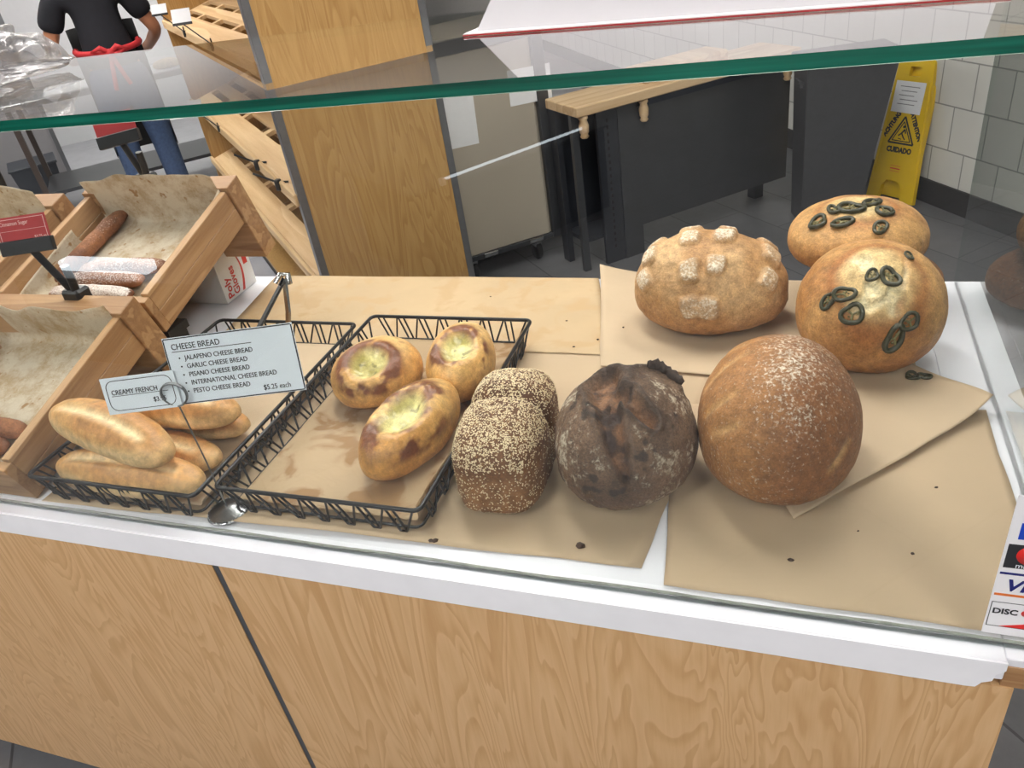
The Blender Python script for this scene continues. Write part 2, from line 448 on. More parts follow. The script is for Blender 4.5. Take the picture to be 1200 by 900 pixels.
M_HAIR = plain('dark_hair', lin(34, 26, 22), .6)
M_SHOE = plain('black_leather', lin(26, 26, 28), .4)
M_DIFF = emitter('lamp_diffuser', (1.0, .965, .93, 1), 22.0)
M_GLOWC = emitter('reflection_glow', (.84, .94, 1.0, 1), 3.0)  # glow of the added stands, seen only mirrored in the front glass

# ------------------------------------------------------------------ text
def text_mesh(name, body, size, mat, parent, mtx, align='LEFT', ext=.0003, sx=1.0, offset=0.0):
    cu = bpy.data.curves.new(name, 'FONT')
    cu.body = body; cu.size = size; cu.align_x = align; cu.extrude = ext; cu.resolution_u = 3; cu.offset = offset
    tmp = bpy.data.objects.new('tmp', cu)
    COL.objects.link(tmp)
    dg = bpy.context.evaluated_depsgraph_get(); dg.update()
    me = bpy.data.meshes.new_from_object(tmp.evaluated_get(dg))
    bpy.data.objects.remove(tmp); bpy.data.curves.remove(cu)
    me.transform(mtx @ Matrix.Diagonal((sx, 1, 1, 1)))
    me.materials.clear()
    me.name = name
    return link_mesh(name, me, mat, parent)
def frame(o, x, y):
    """matrix whose local X, Y run along x, y (Z = x cross y), at o"""
    x = Vector(x).normalized(); y = Vector(y); y = (y - x * y.dot(x)).normalized(); z = x.cross(y)
    return Matrix(((x.x, y.x, z.x, o[0]), (x.y, y.y, z.y, o[1]), (x.z, y.z, z.z, o[2]), (0, 0, 0, 1)))

# ------------------------------------------------------------------ camera
cam = bpy.data.cameras.new('camera'); co = bpy.data.objects.new('camera', cam); COL.objects.link(co)
co.location = (0, 0, .75); co.rotation_euler = (R(57.41771), R(8.11246), R(17.89387))
cam.sensor_width = 36; cam.sensor_fit = 'HORIZONTAL'; cam.lens = 904.172 / 1200 * 36; cam.clip_start = .02; cam.clip_end = 60
SC.camera = co

FZ = -.92       # floor height (the worktop is z = 0)
CZ = 2.15       # ceiling
# ------------------------------------------------------------------ the room
M_FLOOR = tile_mat('slate_floor_tiles', lin(98, 98, 101), lin(88, 89, 92), lin(62, 62, 64), .6, .3, .5, .4, .004, R(47), var=.16)
M_WTILE = tile_mat('white_wall_tiles', lin(200, 200, 195), lin(193, 193, 189), lin(138, 138, 137), .21, .21, .5, .2, .0035, 0, True, .03)
def struct(o): o['kind'] = 'structure'; return o
struct(MB().box(-11, 9.5, -7.2, 11.2, FZ - .1, FZ).build('floor', M_FLOOR))
M_FLOOR2 = tile_mat('pale_concrete_floor', lin(168, 168, 173), lin(160, 160, 166), lin(140, 140, 146), 1.2, 1.2, 0, .4, .004, R(47), var=.12)
struct(MB().prism([(-10.99, 1.56), (-2.35, 1.56), (-2.35, 3.0), (-4.4, 5.0), (-1.9, 7.4), (-4.5, 11.19), (-10.99, 11.19)], FZ - .02, FZ + .002).build('floor_concrete', M_FLOOR2))
struct(MB().box(-11, 9.5, -7.2, 11.2, CZ, CZ + .1).build('ceiling', M_CEIL))
struct(MB().box(-11.1, -11, -7.2, 11.2, FZ, CZ).build('wall_left', M_WALLW))
struct(MB().box(-11, 9.5, 11.2, 11.3, FZ, CZ).build('wall_back', M_WALLW))
struct(MB().box(-11, 9.5, -7.3, -7.2, FZ, CZ).build('wall_front', M_WALLW))
wr = struct(MB().box(-8.2, 14.2, 0, .1, FZ, CZ).build('wall_right', M_WTILE))
wdir = Vector((.5624, -.8268, 0)); wnrm = Vector((.8268, .5624, 0))
wr.matrix_world = Matrix(((wdir.x, wnrm.x, 0, .59), (wdir.y, wnrm.y, 0, 4.449), (0, 0, 1, 0), (0, 0, 0, 1)))
bb = struct(MB().box(-8.0, 13.8, -.014, -.001, FZ, -.80).build('baseboard_right', M_DARKBASE))
bb.matrix_world = wr.matrix_world.copy()

# ceiling lamps; extra ones added to brighten the breads and far partition
def ceiling_light(x, y, w=.3, l=1.2, rz=0, label='', mat=None):
    t = thing('ceiling_light', label, 'ceiling light', (x, y, CZ), (0, 0, rz), 'ceiling lights')
    f = MB()
    f.box(-w / 2 - .03, -w / 2, -l / 2 - .03, l / 2 + .03, -.06, -.001); f.box(w / 2, w / 2 + .03, -l / 2 - .03, l / 2 + .03, -.06, -.001)
    f.box(-w / 2, w / 2, -l / 2 - .03, -l / 2, -.06, -.001); f.box(-w / 2, w / 2, l / 2, l / 2 + .03, -.06, -.001)
    f.build('frame', M_CEIL, t)
    MB().box(-w / 2, w / 2, -l / 2, l / 2, -.05, -.03).build('diffuser', mat or M_DIFF, t)
M_DIFFS = emitter('bright_lamp_diffuser', (1.0, .955, .90, 1), 12.5)
for x, y, k in [(-1.5, 2.5, 1), (.35, 2.1, 1), (-.6, 1.55, 1), (-2.9, 1.9, 1), (-3.9, 3.4, 0), (-1.1, -1.2, 0), (1.4, -1.2, 0), (-3.6, -.8, 0), (-5.4, 4.0, 1), (-4.6, 6.2, 1), (-5.8, 6.3, 1), (-7.2, 5.0, 1), (-8.8, 6.9, 1), (-8.6, 3.2, 1), (-1.2, -4.2, 0), (-4.2, -4.2, 0), (1.6, -4.2, 0)]:
    ceiling_light(x, y, .34, 1.2, R(0 if y < 0 else 46), 'flush rectangular ceiling lamp glowing over the shop floor', (M_DIFF, M_DIFFS)[k])

# ------------------------------------------------------------------ display counter
cnt = thing('display_counter', 'long bakery counter with white top and birch laminate front panels', 'counter', (0, 0, FZ))
Z = -FZ
m = MB(); m.box(-2.7, .238, .629, 1.53, Z - .03, Z, .0015); m.box(.2381, .345, .634, 1.53, Z - .012, Z, .0010); m.build('worktop', M_WHITE, cnt)
ch = MB(); prof = [(-2.7, Z - .0455), (.205, Z - .0455), (.214, Z - .0445), (.219, Z - .036), (.228, Z - .031), (.230, Z - .02), (.238, Z - .012), (.238, Z - .0005), (-2.7, Z - .0005)]
ch.prism([(x, z) for x, z in prof], 0, .002, Matrix(((1, 0, 0, 0), (0, 0, -1, .629), (0, 1, 0, 0), (0, 0, 0, 1))))
ch.build('edge_strip', M_TRIM, cnt)
MB().box(.2385, .345, .634, 1.53, Z - .046, Z - .0125, .001).build('end_block', M_CRATEX, cnt)
MB().box(-.8045, .252, .633, .651, .06, Z - .046).build('front_panel', M_LAM, cnt)
MB().box(-2.7, -.8175, .633, .651, .06, Z - .046).build('front_panel', M_LAM, cnt)
MB().box(-.8175, -.8045, .6345, .651, .06, Z - .046).build('seam_strip', M_SEAM, cnt)
MB().box(.234, .252, .6515, 1.48, .06, Z - .046).build('end_panel', M_LAM, cnt)
MB().box(-2.68, .232, .70, 1.48, 0, .0595).build('plinth', M_DARKBASE, cnt)
MB().box(-2.7, .234, 1.482, 1.50, .06, Z - .046).build('rear_panel', M_LAM, cnt)
MB().box(-2.7, .234, .652, 1.48, .06, .078).build('bottom_panel', M_DARKBASE, cnt)

# ------------------------------------------------------------------ glass guard
def pane(name, label, x0, x1, y0, y1, z0, z1, edge, axis, mat=None):
    V = [(x, y, z) for z in (z0, z1) for y in (y0, y1) for x in (x0, x1)]
    F = [(0, 2, 3, 1), (4, 5, 7, 6), (0, 1, 5, 4), (2, 6, 7, 3), (0, 4, 6, 2), (1, 3, 7, 5)]
    big = {'z': (0, 1), 'y': (2, 3), 'x': (4, 5)}[axis]
    o = raw(name, V, F, [mat or M_GLASS, edge], None, False, [0 if i in big else 1 for i in range(6)])
    return tag(o, label, 'glass panel')
pane('glass_shelf', 'horizontal glass shelf with thick green edge above the breads', -2.6, .316, .648, 1.094, .607, .6185, M_GEDGE, 'z')
pane('front_glass', 'upright clear glass pane along the front edge of the counter', -2.6, .316, .648, .6535, .0015, .6065, M_GEDGE2, 'y')
pane('side_glass', 'upright glass end panel at the end of the counter by jalapeno loaves', .30, .307, .6545, 1.528, .0005, .6065, M_GEDGE2, 'x', M_GLASSS)
tag(MB().tube([(-2.6 + .08 * i, .6557, .0025 + .0012 * math.sin(i * 1.7)) for i in range(37)], .0021, 6).build('sealant_bead', M_GAP), 'thin grubby sealant bead along the foot of the front glass', 'sealant')

# ------------------------------------------------------------------ paper sheets on the worktop
def sheet(name, label, corners, z, mat, lift=None, n=46, wav=.0015, seed=1, ragged=.004, group='kraft sheets lining the counter'):
    c = [np.array(p, float) for p in corners]
    g = np.linspace(0, 1, n); U, W = np.meshgrid(g, g); U = U.ravel(); W = W.ravel()
    P = ((1 - U) * (1 - W))[:, None] * c[0] + (U * (1 - W))[:, None] * c[1] + (U * W)[:, None] * c[2] + ((1 - U) * W)[:, None] * c[3]
    q = np.stack([P[:, 0] * 4, P[:, 1] * 4, np.full(len(P), seed * 3.1)], 1)
    e = (np.minimum.reduce([U, W, 1 - U, 1 - W]) < 1e-6)
    d = ragged * fbm(q * 2, 3, seed)
    P = P + np.stack([d * e, -d * e], 1)
    zz = z + wav * (1 + fbm(q, 3, seed + 9)) * .5
    if lift is not None: zz = zz + lift(U, W, P)
    V = np.column_stack([P, zz])
    F = [(j * n + i, j * n + i + 1, (j + 1) * n + i + 1, (j + 1) * n + i) for j in range(n - 1) for i in range(n - 1)]
    o = raw(name, V, F, mat, None, True)
    md = o.modifiers.new('thick', 'SOLIDIFY'); md.thickness = .0004; md.offset = 1
    return tag(o, label, 'paper', group)
sheet('kraft_sheet', 'tan kraft sheet running under both wire baskets and the seeded loaf', [(-1.17, .664), (-.158, .690), (-.10, 1.22), (-1.17, 1.25)], .0012, M_KRAFT, lambda U, W, P: .006 * np.exp(-((U - .45) / .25) ** 2) * np.exp(-(W / .05) ** 2))
sheet('kraft_sheet', 'pale board-like kraft sheet at the rear edge behind the baskets', [(-1.20, 1.20), (-.30, 1.20), (-.40, 1.524), (-1.25, 1.524)], .0036, M_KRAFTD, seed=4)
sheet('kraft_sheet', 'tan kraft sheet at the front corner beside the payment sign', [(-.128, .668), (.29, .662), (.288, 1.09), (-.165, 1.06)], .0030, M_KRAFT, seed=2)
sheet('kraft_sheet', 'kraft sheet under the white-floured cob with a corner lifted at the rear', [(-.315, 1.16), (.20, 1.12), (.21, 1.50), (-.40, 1.545)], .0062, M_KRAFT2,
      lambda U, W, P: .022 * np.clip((1 - U - .72) / .28, 0, 1) ** 2 * np.clip((W - .55) / .45, 0, 1) ** 2, seed=6)
sheet('kraft_sheet', 'slanting kraft sheet with a curled edge under the big round loaf', [(.022, .80), (.292, 1.085), (.14, 1.26), (-.09, 1.04)], .0092, M_KRAFT2,
      lambda U, W, P: .004 + .02 * np.clip((U - .75) / .25, 0, 1) ** 2 * np.exp(-(W / .35) ** 2), seed=8, wav=.002)

# ------------------------------------------------------------------ wire baskets
def round_rect(x0, x1, y0, y1, z, r=.012, k=5):
    pts = []
    for cx, cy, a0 in ((x1 - r, y1 - r, 0), (x0 + r, y1 - r, 90), (x0 + r, y0 + r, 180), (x1 - r, y0 + r, 270)):
        for i in range(k + 1):
            a = R(a0 + 90 * i / k)
            pts.append((cx + r * math.cos(a), cy + r * math.sin(a), z))
    return pts
def basket(label, x0, y0, w, l, zr=.060, ins=.012):
    t = thing('wire_basket', label, 'basket', (x0, y0, .004), (0, 0, 0), 'black wire baskets')
    zb = .012
    MB().tube(round_rect(0, w, 0, l, zr - .004), .0036, 8, True).build('rim', M_WIRE, t)
    MB().tube(round_rect(ins, w - ins, ins, l - ins, zb), .0024, 8, True).build('base_ring', M_WIRE, t)
    for nm, A, B, IA, IB, n in (('front', (0, 0), (w, 0), (ins, ins), (w - ins, ins), 7), ('back', (0, l), (w, l), (ins, l - ins), (w - ins, l - ins), 7),
                                ('a', (0, 0), (0, l), (ins, ins), (ins, l - ins), 10), ('b', (w, 0), (w, l), (w - ins, ins), (w - ins, l - ins), 10)):
        m = MB()
        for k in range(n):
            def at(f, top):
                P, Q = (A, B) if top else (IA, IB)
                return (P[0] + (Q[0] - P[0]) * f, P[1] + (Q[1] - P[1]) * f, zr - .004 if top else .0022)
            f = lambda q: .03 + .94 * q / n
            m.tube([at(f(k + .04), True), at(f(k + .42), False), at(f(k + .66), False), at(f(k + 1.0), True)], .0019, 6)
            m.tube([at(f(k + .66), False), at(f(k + .30), True)], .0019, 6)
        m.build('zigzag_lattice', M_WIRE, t)
    g = MB()
    for i in range(1, 7): g.tube([(ins + (w - 2 * ins) * i / 7, ins, zb), (ins + (w - 2 * ins) * i / 7, l - ins, zb)], .0014, 6)
    for i in range(1, 5): g.tube([(ins, ins + (l - 2 * ins) * i / 5, zb - .002), (w - ins, ins + (l - 2 * ins) * i / 5, zb - .002)], .0014, 6)
    g.build('base_grid', M_WIRE, t)
    return t
basket('black wire basket holding three cheese breads on greasy parchment', -.805, .687, .345, .540)
basket('black wire basket holding pale french rolls beside the wooden crate', -1.164, .662, .340, .53)

def liner(name, label, x0, x1, y0, y1, z, upl, upr, upf, upb, mat, seed, nx=50, ny=70, r=.02, M=None, wav=.002, top=.006, wv=.35):
    """paper tray liner, its margins folded up"""
    gx = np.linspace(-upl, (x1 - x0) + upr, nx); gy = np.linspace(-upf, (y1 - y0) + upb, ny)
    X, Y = np.meshgrid(gx, gy); X = X.ravel(); Y = Y.ravel()
    w = x1 - x0; l = y1 - y0
    q = np.stack([X * 9, Y * 9, np.full(len(X), seed * 2.7)], 1)
    ov = np.maximum.reduce([-X, X - w, np.zeros_like(X)]); oy = np.maximum.reduce([-Y, Y - l, np.zeros_like(Y)])
    # height follows the fold, rounded at the crease
    def up(o): return np.where(o < r, o * o / (2 * r), o - r / 2)
    Zr = np.maximum(up(ov), up(oy))
    edge = sstep(0, .03, np.maximum(ov, oy))
    Zr = Zr * (1 + wv * edge * fbm(q * .8, 2, seed)) + wav * fbm(q, 3, seed + 5)
    PX = x0 + np.clip(X, 0, w) + np.where(X > w, 1, -1) * np.minimum(ov, r) * .35 + edge * top * fbm(q * .8, 2, seed + 2)
    PY = y0 + np.clip(Y, 0, l) + np.where(Y > l, 1, -1) * np.minimum(oy, r) * .35 + edge * top * fbm(q * .8, 2, seed + 3)
    V = np.column_stack([PX, PY, z + Zr])
    if M is not None:
        A = np.array(M); V = V @ A[:3, :3].T + A[:3, 3]
    F = [(j * nx + i, j * nx + i + 1, (j + 1) * nx + i + 1, (j + 1) * nx + i) for j in range(ny - 1) for i in range(nx - 1)]
    o = raw(name, V, F, mat, None, True)
    md = o.modifiers.new('thick', 'SOLIDIFY'); md.thickness = .0004; md.offset = 1
    return tag(o, label, 'paper')
liner('parchment_liner', 'greasy parchment liner under the three cheese breads', -.787, -.483, .708, 1.205, .0205, .006, .040, .0, .0, M_LINER, 3)
liner('parchment_liner', 'parchment liner under the french rolls in the basket', -1.145, -.845, .684, 1.165, .0205, .015, .02, .0, .01, M_KRAFT2, 5)

# ------------------------------------------------------------------ breads
def cube_sphere(n):
    g = np.tan(np.linspace(-PI / 4, PI / 4, n + 1))
    A, B = np.meshgrid(g, g); A = A.ravel(); B = B.ravel(); o = np.ones_like(A)
    faces = [(o, A, B), (-o, -A, B), (-A, o, B), (A, -o, B), (-B, A, o), (B, A, -o)]
    Vs = []; Fs = []; key = {}; 
    V = np.concatenate([np.stack(f, 1) for f in faces]); V /= np.linalg.norm(V, axis=1)[:, None]
    k = np.round(V, 5) + 0.0
    u, first, inv = np.unique(k, axis=0, return_index=True, return_inverse=True)
    inv = inv.ravel()
    F = []
    m = n + 1
    for f in range(6):
        for j in range(n):
            for i in range(n):
                a = f * m * m + j * m + i
                F.append((a, a + 1, a + m + 1, a + m))
    F = inv[np.array(F)]
    return V[first], F
CS = {}
def shape(U, a, b, h, pb=3., pt=2., fb=.4, px=2.0):
    U = U.copy()
    r = (np.abs(U[:, 0]) ** px + np.abs(U[:, 1]) ** px) ** (1 / px); z = np.abs(U[:, 2])
    p = np.where(U[:, 2] < 0, pb, pt)
    U = U / ((r ** p + z ** p) ** (1 / p))[:, None]
    V = U * [a, b, 1]
    V[:, 2] = np.where(U[:, 2] < 0, U[:, 2] * h * fb, U[:, 2] * h * (1 - fb))
    return V
def bread(name, a, b, h, loc, fn, mat, n=56, rz=0, tilt=0, tdir=0, parent=None, post=None, **sk):
    """FN(U, V, d) -> displacement along the normal [m], colour (n,3) linear, flour (n)"""
    if n not in CS: CS[n] = cube_sphere(n)
    U, F = CS[n]
    V = shape(U, a, b, h, **sk)
    nr = V / np.array([a, b, h * .5]) ** 2; nr /= np.linalg.norm(nr, axis=1)[:, None] + 1e-9
    d, col, fl = fn(U, V)
    V = V + nr * d[:, None]
    if post is not None: V = post(V)
    mt = Matrix.Rotation(tilt, 3, Vector((math.cos(tdir), math.sin(tdir), 0))) @ Matrix.Rotation(rz, 3, 'Z')
    A = np.array(mt)
    V = V @ A.T
    dz = -V[:, 2].min(); V[:, 2] += dz
    o = raw(name, V, F, mat, parent, True)
    me = o.data
    at = me.color_attributes.new('col', 'FLOAT_COLOR', 'POINT')
    at.data.foreach_set('color', np.column_stack([np.clip(col, 0, 1), np.ones(len(V))]).astype(np.float32).ravel())
    fa = me.attributes.new('flour', 'FLOAT', 'POINT'); fa.data.foreach_set('value', np.asarray(fl, np.float32))
    o.location = loc
    def point(u, out=0.0):
        uu = np.array([u], float); uu /= np.linalg.norm(uu)
        p = shape(uu, a, b, h, **sk); q = p / np.array([a, b, h * .5]) ** 2; q /= np.linalg.norm(q)
        # take the displaced surface at the closest vertex
        i = np.argmin(((U - uu) ** 2).sum(1))
        p2 = V[i]; nn = A @ q[0]
        return Vector(p2) + Vector(nn) * out, Vector(nn)
    o_point = point
    return o, o_point
def C3(*c): return np.array(lin(*c)[:3])
def mixc(c0, c1, t): return c0 * (1 - t)[:, None] + c1 * t[:, None] if np.ndim(c0) > 1 or np.ndim(c1) > 1 else np.outer(1 - t, c0) + np.outer(t, c1)
def mix2(base, c, t): return base * (1 - t)[:, None] + np.asarray(c) * t[:, None]
def seg_dist(V, pts):
    """distance to a polyline and the fraction along it"""
    best = np.full(len(V), 9.); fr = np.zeros(len(V)); side = np.zeros(len(V))
    P = [np.asarray(p, float) for p in pts]; tot = len(P) - 1
    for i in range(tot):
        ab = P[i + 1] - P[i]; t = np.clip(((V - P[i]) @ ab) / (ab @ ab), 0, 1)
        dd = np.linalg.norm(V - (P[i] + t[:, None] * ab), axis=1)
        m = dd < best
        best = np.where(m, dd, best); fr = np.where(m, (i + t) / tot, fr)
    return best, fr

MC = crust_mat('bread_crust'); MCS = crust_mat('soft_roll_crust', rough=.42, bstr=.22, bscale=90, spec=.4, micro=.12); MCD = crust_mat('floured_dark_crust', (206, 194, 172), .65, bscale=150, bstr=.9, fscale=150, micro=.45)
MCC = crust_mat('cheese_crust', rough=.38, bstr=.5, bscale=110, spec=.5, micro=.2); MCSUG = crust_mat('sugared_crust', (236, 228, 220), .6, bstr=.5, fscale=330)
ZP = .0105

# -- dark walnut boule
def f_boule(U, V):
    P = V * 30
    d = .0034 * fbm(P * .7, 4, 2) + .0016 * fbm(P * 3, 3, 5)
    sh = lambda u: shape(np.array([u], float), .101, .118, .16)[0]
    s1, f1 = seg_dist(V, [sh((-.26, .02, .96)), sh((-.15, -.25, .95)), sh((0, -.6, .8)), sh((.10, -.82, .55)), sh((.2, -.93, .3)), sh((.25, -.96, .13))])
    s2, f2 = seg_dist(V, [sh((.06, -.22, .96)), sh((.26, -.36, .89)), sh((.5, -.45, .73))])
    s3, f3 = seg_dist(V, [sh((-.3, .25, .92)), sh((.08, .31, .947)), sh((.28, .48, .83)), sh((.53, .47, .7)), sh((.71, .35, .61))])
    rag = 1 + .5 * fbm(P * 1.2, 3, 7)
    w1 = (.026 * (1 - f1) ** .8 + .004) * rag
    g1 = 1 - sstep(w1 * .55, w1 * 1.05, s1)
    w2 = .018 * (1 - .4 * f2) * rag; g2 = 1 - sstep(w2 * .5, w2, s2)
    g = np.maximum(g1, g2)
    lip = np.exp(-((s1 - w1 * 1.15) / .006) ** 2) * (1 - f1) + .8 * np.exp(-((s2 - w2 * 1.2) / .005) ** 2)
    d = d - .016 * g * (1 + .5 * fbm(P * 1.5, 3, 12)) + .005 * lip
    ridge = np.exp(-((s3 + .004 * fbm(P, 3, 3)) / .008) ** 2)
    d = d + .008 * ridge
    col = mixc(C3(122, 96, 75), C3(90, 70, 55), sstep(-.3, .4, fbm(P * .5, 3, 20)))
    col = mix2(col, C3(150, 124, 94), .35 * sstep(.1, .5, fbm(P * .3, 2, 33)))
    inner = mixc(C3(142, 102, 72), C3(60, 42, 33), sstep(-.25, .3, fbm(P * 1.1, 4, 41)))
    col = mix2(col, inner, g)
    col = mix2(col, C3(48, 36, 30), np.clip(lip * .8, 0, 1) * .8)
    col = mix2(col, C3(58, 44, 36), np.clip(ridge, 0, 1) * .9)
    spots = sstep(.42, .55, fbm(P * 1.7, 2, 50)); col = mix2(col, C3(44, 34, 30), spots * .8)
    fl = .30 + .38 * fbm(P * .55, 3, 61) + .25 * fbm(P * 2, 2, 66)
    fl = fl * (1 - .9 * g) - .3 * np.clip(lip, 0, 1)
    return d, col, np.clip(fl, 0, .55)
wal = thing('walnut_boule', 'dark flour-dusted round loaf split open with a ragged burst crust', 'bread', (-.21, .871, ZP - .004))
o, pt = bread('crust', .101, .118, .16, (0, 0, 0), f_boule, MCD, 72, parent=wal)
ear = MB(); path = [(.25, .40, .88), (.36, .47, .82), (.48, .47, .75), (.60, .42, .68), (.70, .36, .62)]
pts = []; 
for i, u in enumerate(path):
    p, nn = pt(u, .004); q, _ = pt(u, .012 + .003 * math.sin(i * 2.1)); pts.append((p, q, nn))
V = []; F = []
nsub = 16
for i in range(nsub + 1):
    t = i / nsub * (len(pts) - 1); k = min(int(t), len(pts) - 2); f = t - k
    a = pts[k][0].lerp(pts[k + 1][0], f); b_ = pts[k][1].lerp(pts[k + 1][1], f); nn = pts[k][2].lerp(pts[k + 1][2], f)
    tx = (pts[k + 1][0] - pts[k][0]).normalized(); sd = tx.cross(nn).normalized()
    w = (.0026 + .0014 * math.sin(i * 1.9)) * (.35 + .65 * math.sin(PI * (i + .6) / (nsub + 1.2)))
    b_ = a.lerp(b_, .35 + .65 * math.sin(PI * (i + .8) / (nsub + 1.6)) + .18 * math.sin(i * 2.3))
    jit = .002 * math.sin(i * 2.7)
    V += [a - sd * w * 1.6 - nn * .006, a + sd * w * 1.6 - nn * .006, b_ + sd * (w + jit) , b_ - sd * (w * .5 - jit)]
for i in range(nsub):
    for k in range(4):
        F.append((i * 4 + k, i * 4 + (k + 1) % 4, i * 4 + 4 + (k + 1) % 4, i * 4 + 4 + k))
F += [(3, 2, 1, 0), tuple(nsub * 4 + k for k in range(4))]
raw('burst_ear', V, F, plain('charred_crust', lin(58, 44, 36), .7, 0, .35, 160, .6), wal, True)

# -- big round loaf
def f_round(U, V):
    P = V * 30
    d = .0042 * fbm(P * .3, 3, 3) + .0009 * fbm(P * 3, 2, 4)
    sh = lambda u: shape(np.array([u], float), .108, .136, .188)[0]
    st = np.zeros(len(V))
    for a_, b_ in ((((-.84, .38, .38)), (-.45, .30, .84)), ((-.9, -.05, .42), (-.42, .05, .9)), ((-.84, -.40, .36), (-.5, -.45, .74)), ((-.72, -.62, .28), (-.44, -.72, .53)), ((.62, -.78, .05), (.80, -.55, .24))):
        m_ = (np.array(a_) + np.array(b_)) / 2
        s, f = seg_dist(V, [sh(a_), sh(m_), sh(b_)])
        st = np.maximum(st, np.exp(-(s / .0062) ** 2) * (.55 + .45 * np.sin(f * PI)))
    d = d - .0028 * st
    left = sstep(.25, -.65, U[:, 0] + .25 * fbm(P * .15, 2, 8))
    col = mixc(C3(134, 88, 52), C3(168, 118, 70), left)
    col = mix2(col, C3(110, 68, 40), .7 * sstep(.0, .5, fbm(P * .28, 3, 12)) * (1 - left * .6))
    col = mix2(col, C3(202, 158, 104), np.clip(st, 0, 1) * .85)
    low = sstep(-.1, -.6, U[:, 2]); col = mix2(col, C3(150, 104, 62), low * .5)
    fl = .25 + .12 * fbm(P * .4, 3, 14) + .12 * np.exp(-((U[:, 0] - .1) / .35) ** 2) * sstep(.2, .9, U[:, 2])
    return d, col, np.clip(fl, .05, .45)
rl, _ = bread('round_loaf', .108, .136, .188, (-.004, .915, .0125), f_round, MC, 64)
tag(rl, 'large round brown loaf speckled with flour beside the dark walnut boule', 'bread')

# -- white-floured cob with raised squares
COB = [(-.227, -.10, .947), (.195, -.06, .966), (-.205, -.72, .65), (.138, -.66, .74), (-.733, -.20, .64), (-.80, -.50, .36), (.778, -.10, .62), (.76, -.52, .38), (-.16, -.985, .09), (.065, -.99, .10), (-.25, .5, .83), (.2, .5, .83), (-.7, .35, .6), (.7, .4, .58)]
def f_cob(U, V):
    P = V * 30
    d = .005 * fbm(P * .45, 4, 6) + .0022 * fbm(P * 1.6, 3, 8)
    sh = lambda u: shape(np.array([u], float) / np.linalg.norm(u), .142, .107, .176)[0]
    bmp = np.zeros(len(V))
    for i, u in enumerate(COB):
        c = sh(u); q = V - c
        n_ = c / np.array([.142, .107, .088]) ** 2; n_ /= np.linalg.norm(n_)
        t1 = np.cross([0, 1, .2], n_); t1 /= np.linalg.norm(t1); t2 = np.cross(n_, t1)
        rr = (np.abs(q @ t1 / .019) ** 4 + np.abs(q @ t2 / .021) ** 4) ** .25 + .38 * fbm(P * .7, 3, 30 + i) + 2 * np.maximum(0, np.abs(q @ n_) / .03 - 1)
        bmp = np.maximum(bmp, 1 - sstep(.60, 1.15, rr))
    d = d + .0065 * bmp - .003 * sstep(.4, .0, bmp) * np.exp(-((U[:, 2] - .6) / .5) ** 2)
    col = mixc(C3(206, 168, 120), C3(180, 136, 88), sstep(-.25, .35, fbm(P * .35, 3, 14)))
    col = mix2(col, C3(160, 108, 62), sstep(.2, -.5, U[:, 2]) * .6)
    col = mix2(col, C3(194, 166, 132), bmp * .7)
    fl = .10 + .12 * fbm(P * .5, 3, 19) + .32 * bmp * (1 + .5 * fbm(P * 1.5, 2, 44))
    return d, col, np.clip(fl, 0, .5)
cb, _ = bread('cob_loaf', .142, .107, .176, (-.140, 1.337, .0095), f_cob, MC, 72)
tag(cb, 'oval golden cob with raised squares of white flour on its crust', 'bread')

# -- jalapeno loaves with slices pressed into the top
M_RIND = plain('jalapeno_rind', lin(52, 52, 30), .35, 0, .3, 180); M_PITH = plain('jalapeno_flesh', lin(112, 104, 62), .4, 0, .35, 220)
def slice_mesh(r, squash, seed):
    rnd = random.Random(seed); m = MB()
    k = 22; loop = []
    for i in range(k):
        a = 2 * PI * i / k; q = r * (1 + .16 * math.sin(2 * a + seed) + .09 * math.sin(3 * a + seed * 2.1))
        loop.append((q * math.cos(a), q * squash * math.sin(a), .0012 + .0012 * math.sin(a * 2 + seed)))
    m.mi = 0; m.tube(loop, r * .25, 7, True)
    m.mi = 1
    for j in range(3):
        a = 2 * PI * j / 3 + seed; m.tube([(0, 0, .0008), (r * .8 * math.cos(a), r * .8 * squash * math.sin(a), .0008)], r * .12, 6)
    for j in range(5):
        a = rnd.uniform(0, 2 * PI); q = rnd.uniform(.25, .6) * r
        m.ball((q * math.cos(a), q * squash * math.sin(a), .0015), (r * .13, r * .1, r * .08), 8, 5)
    return m
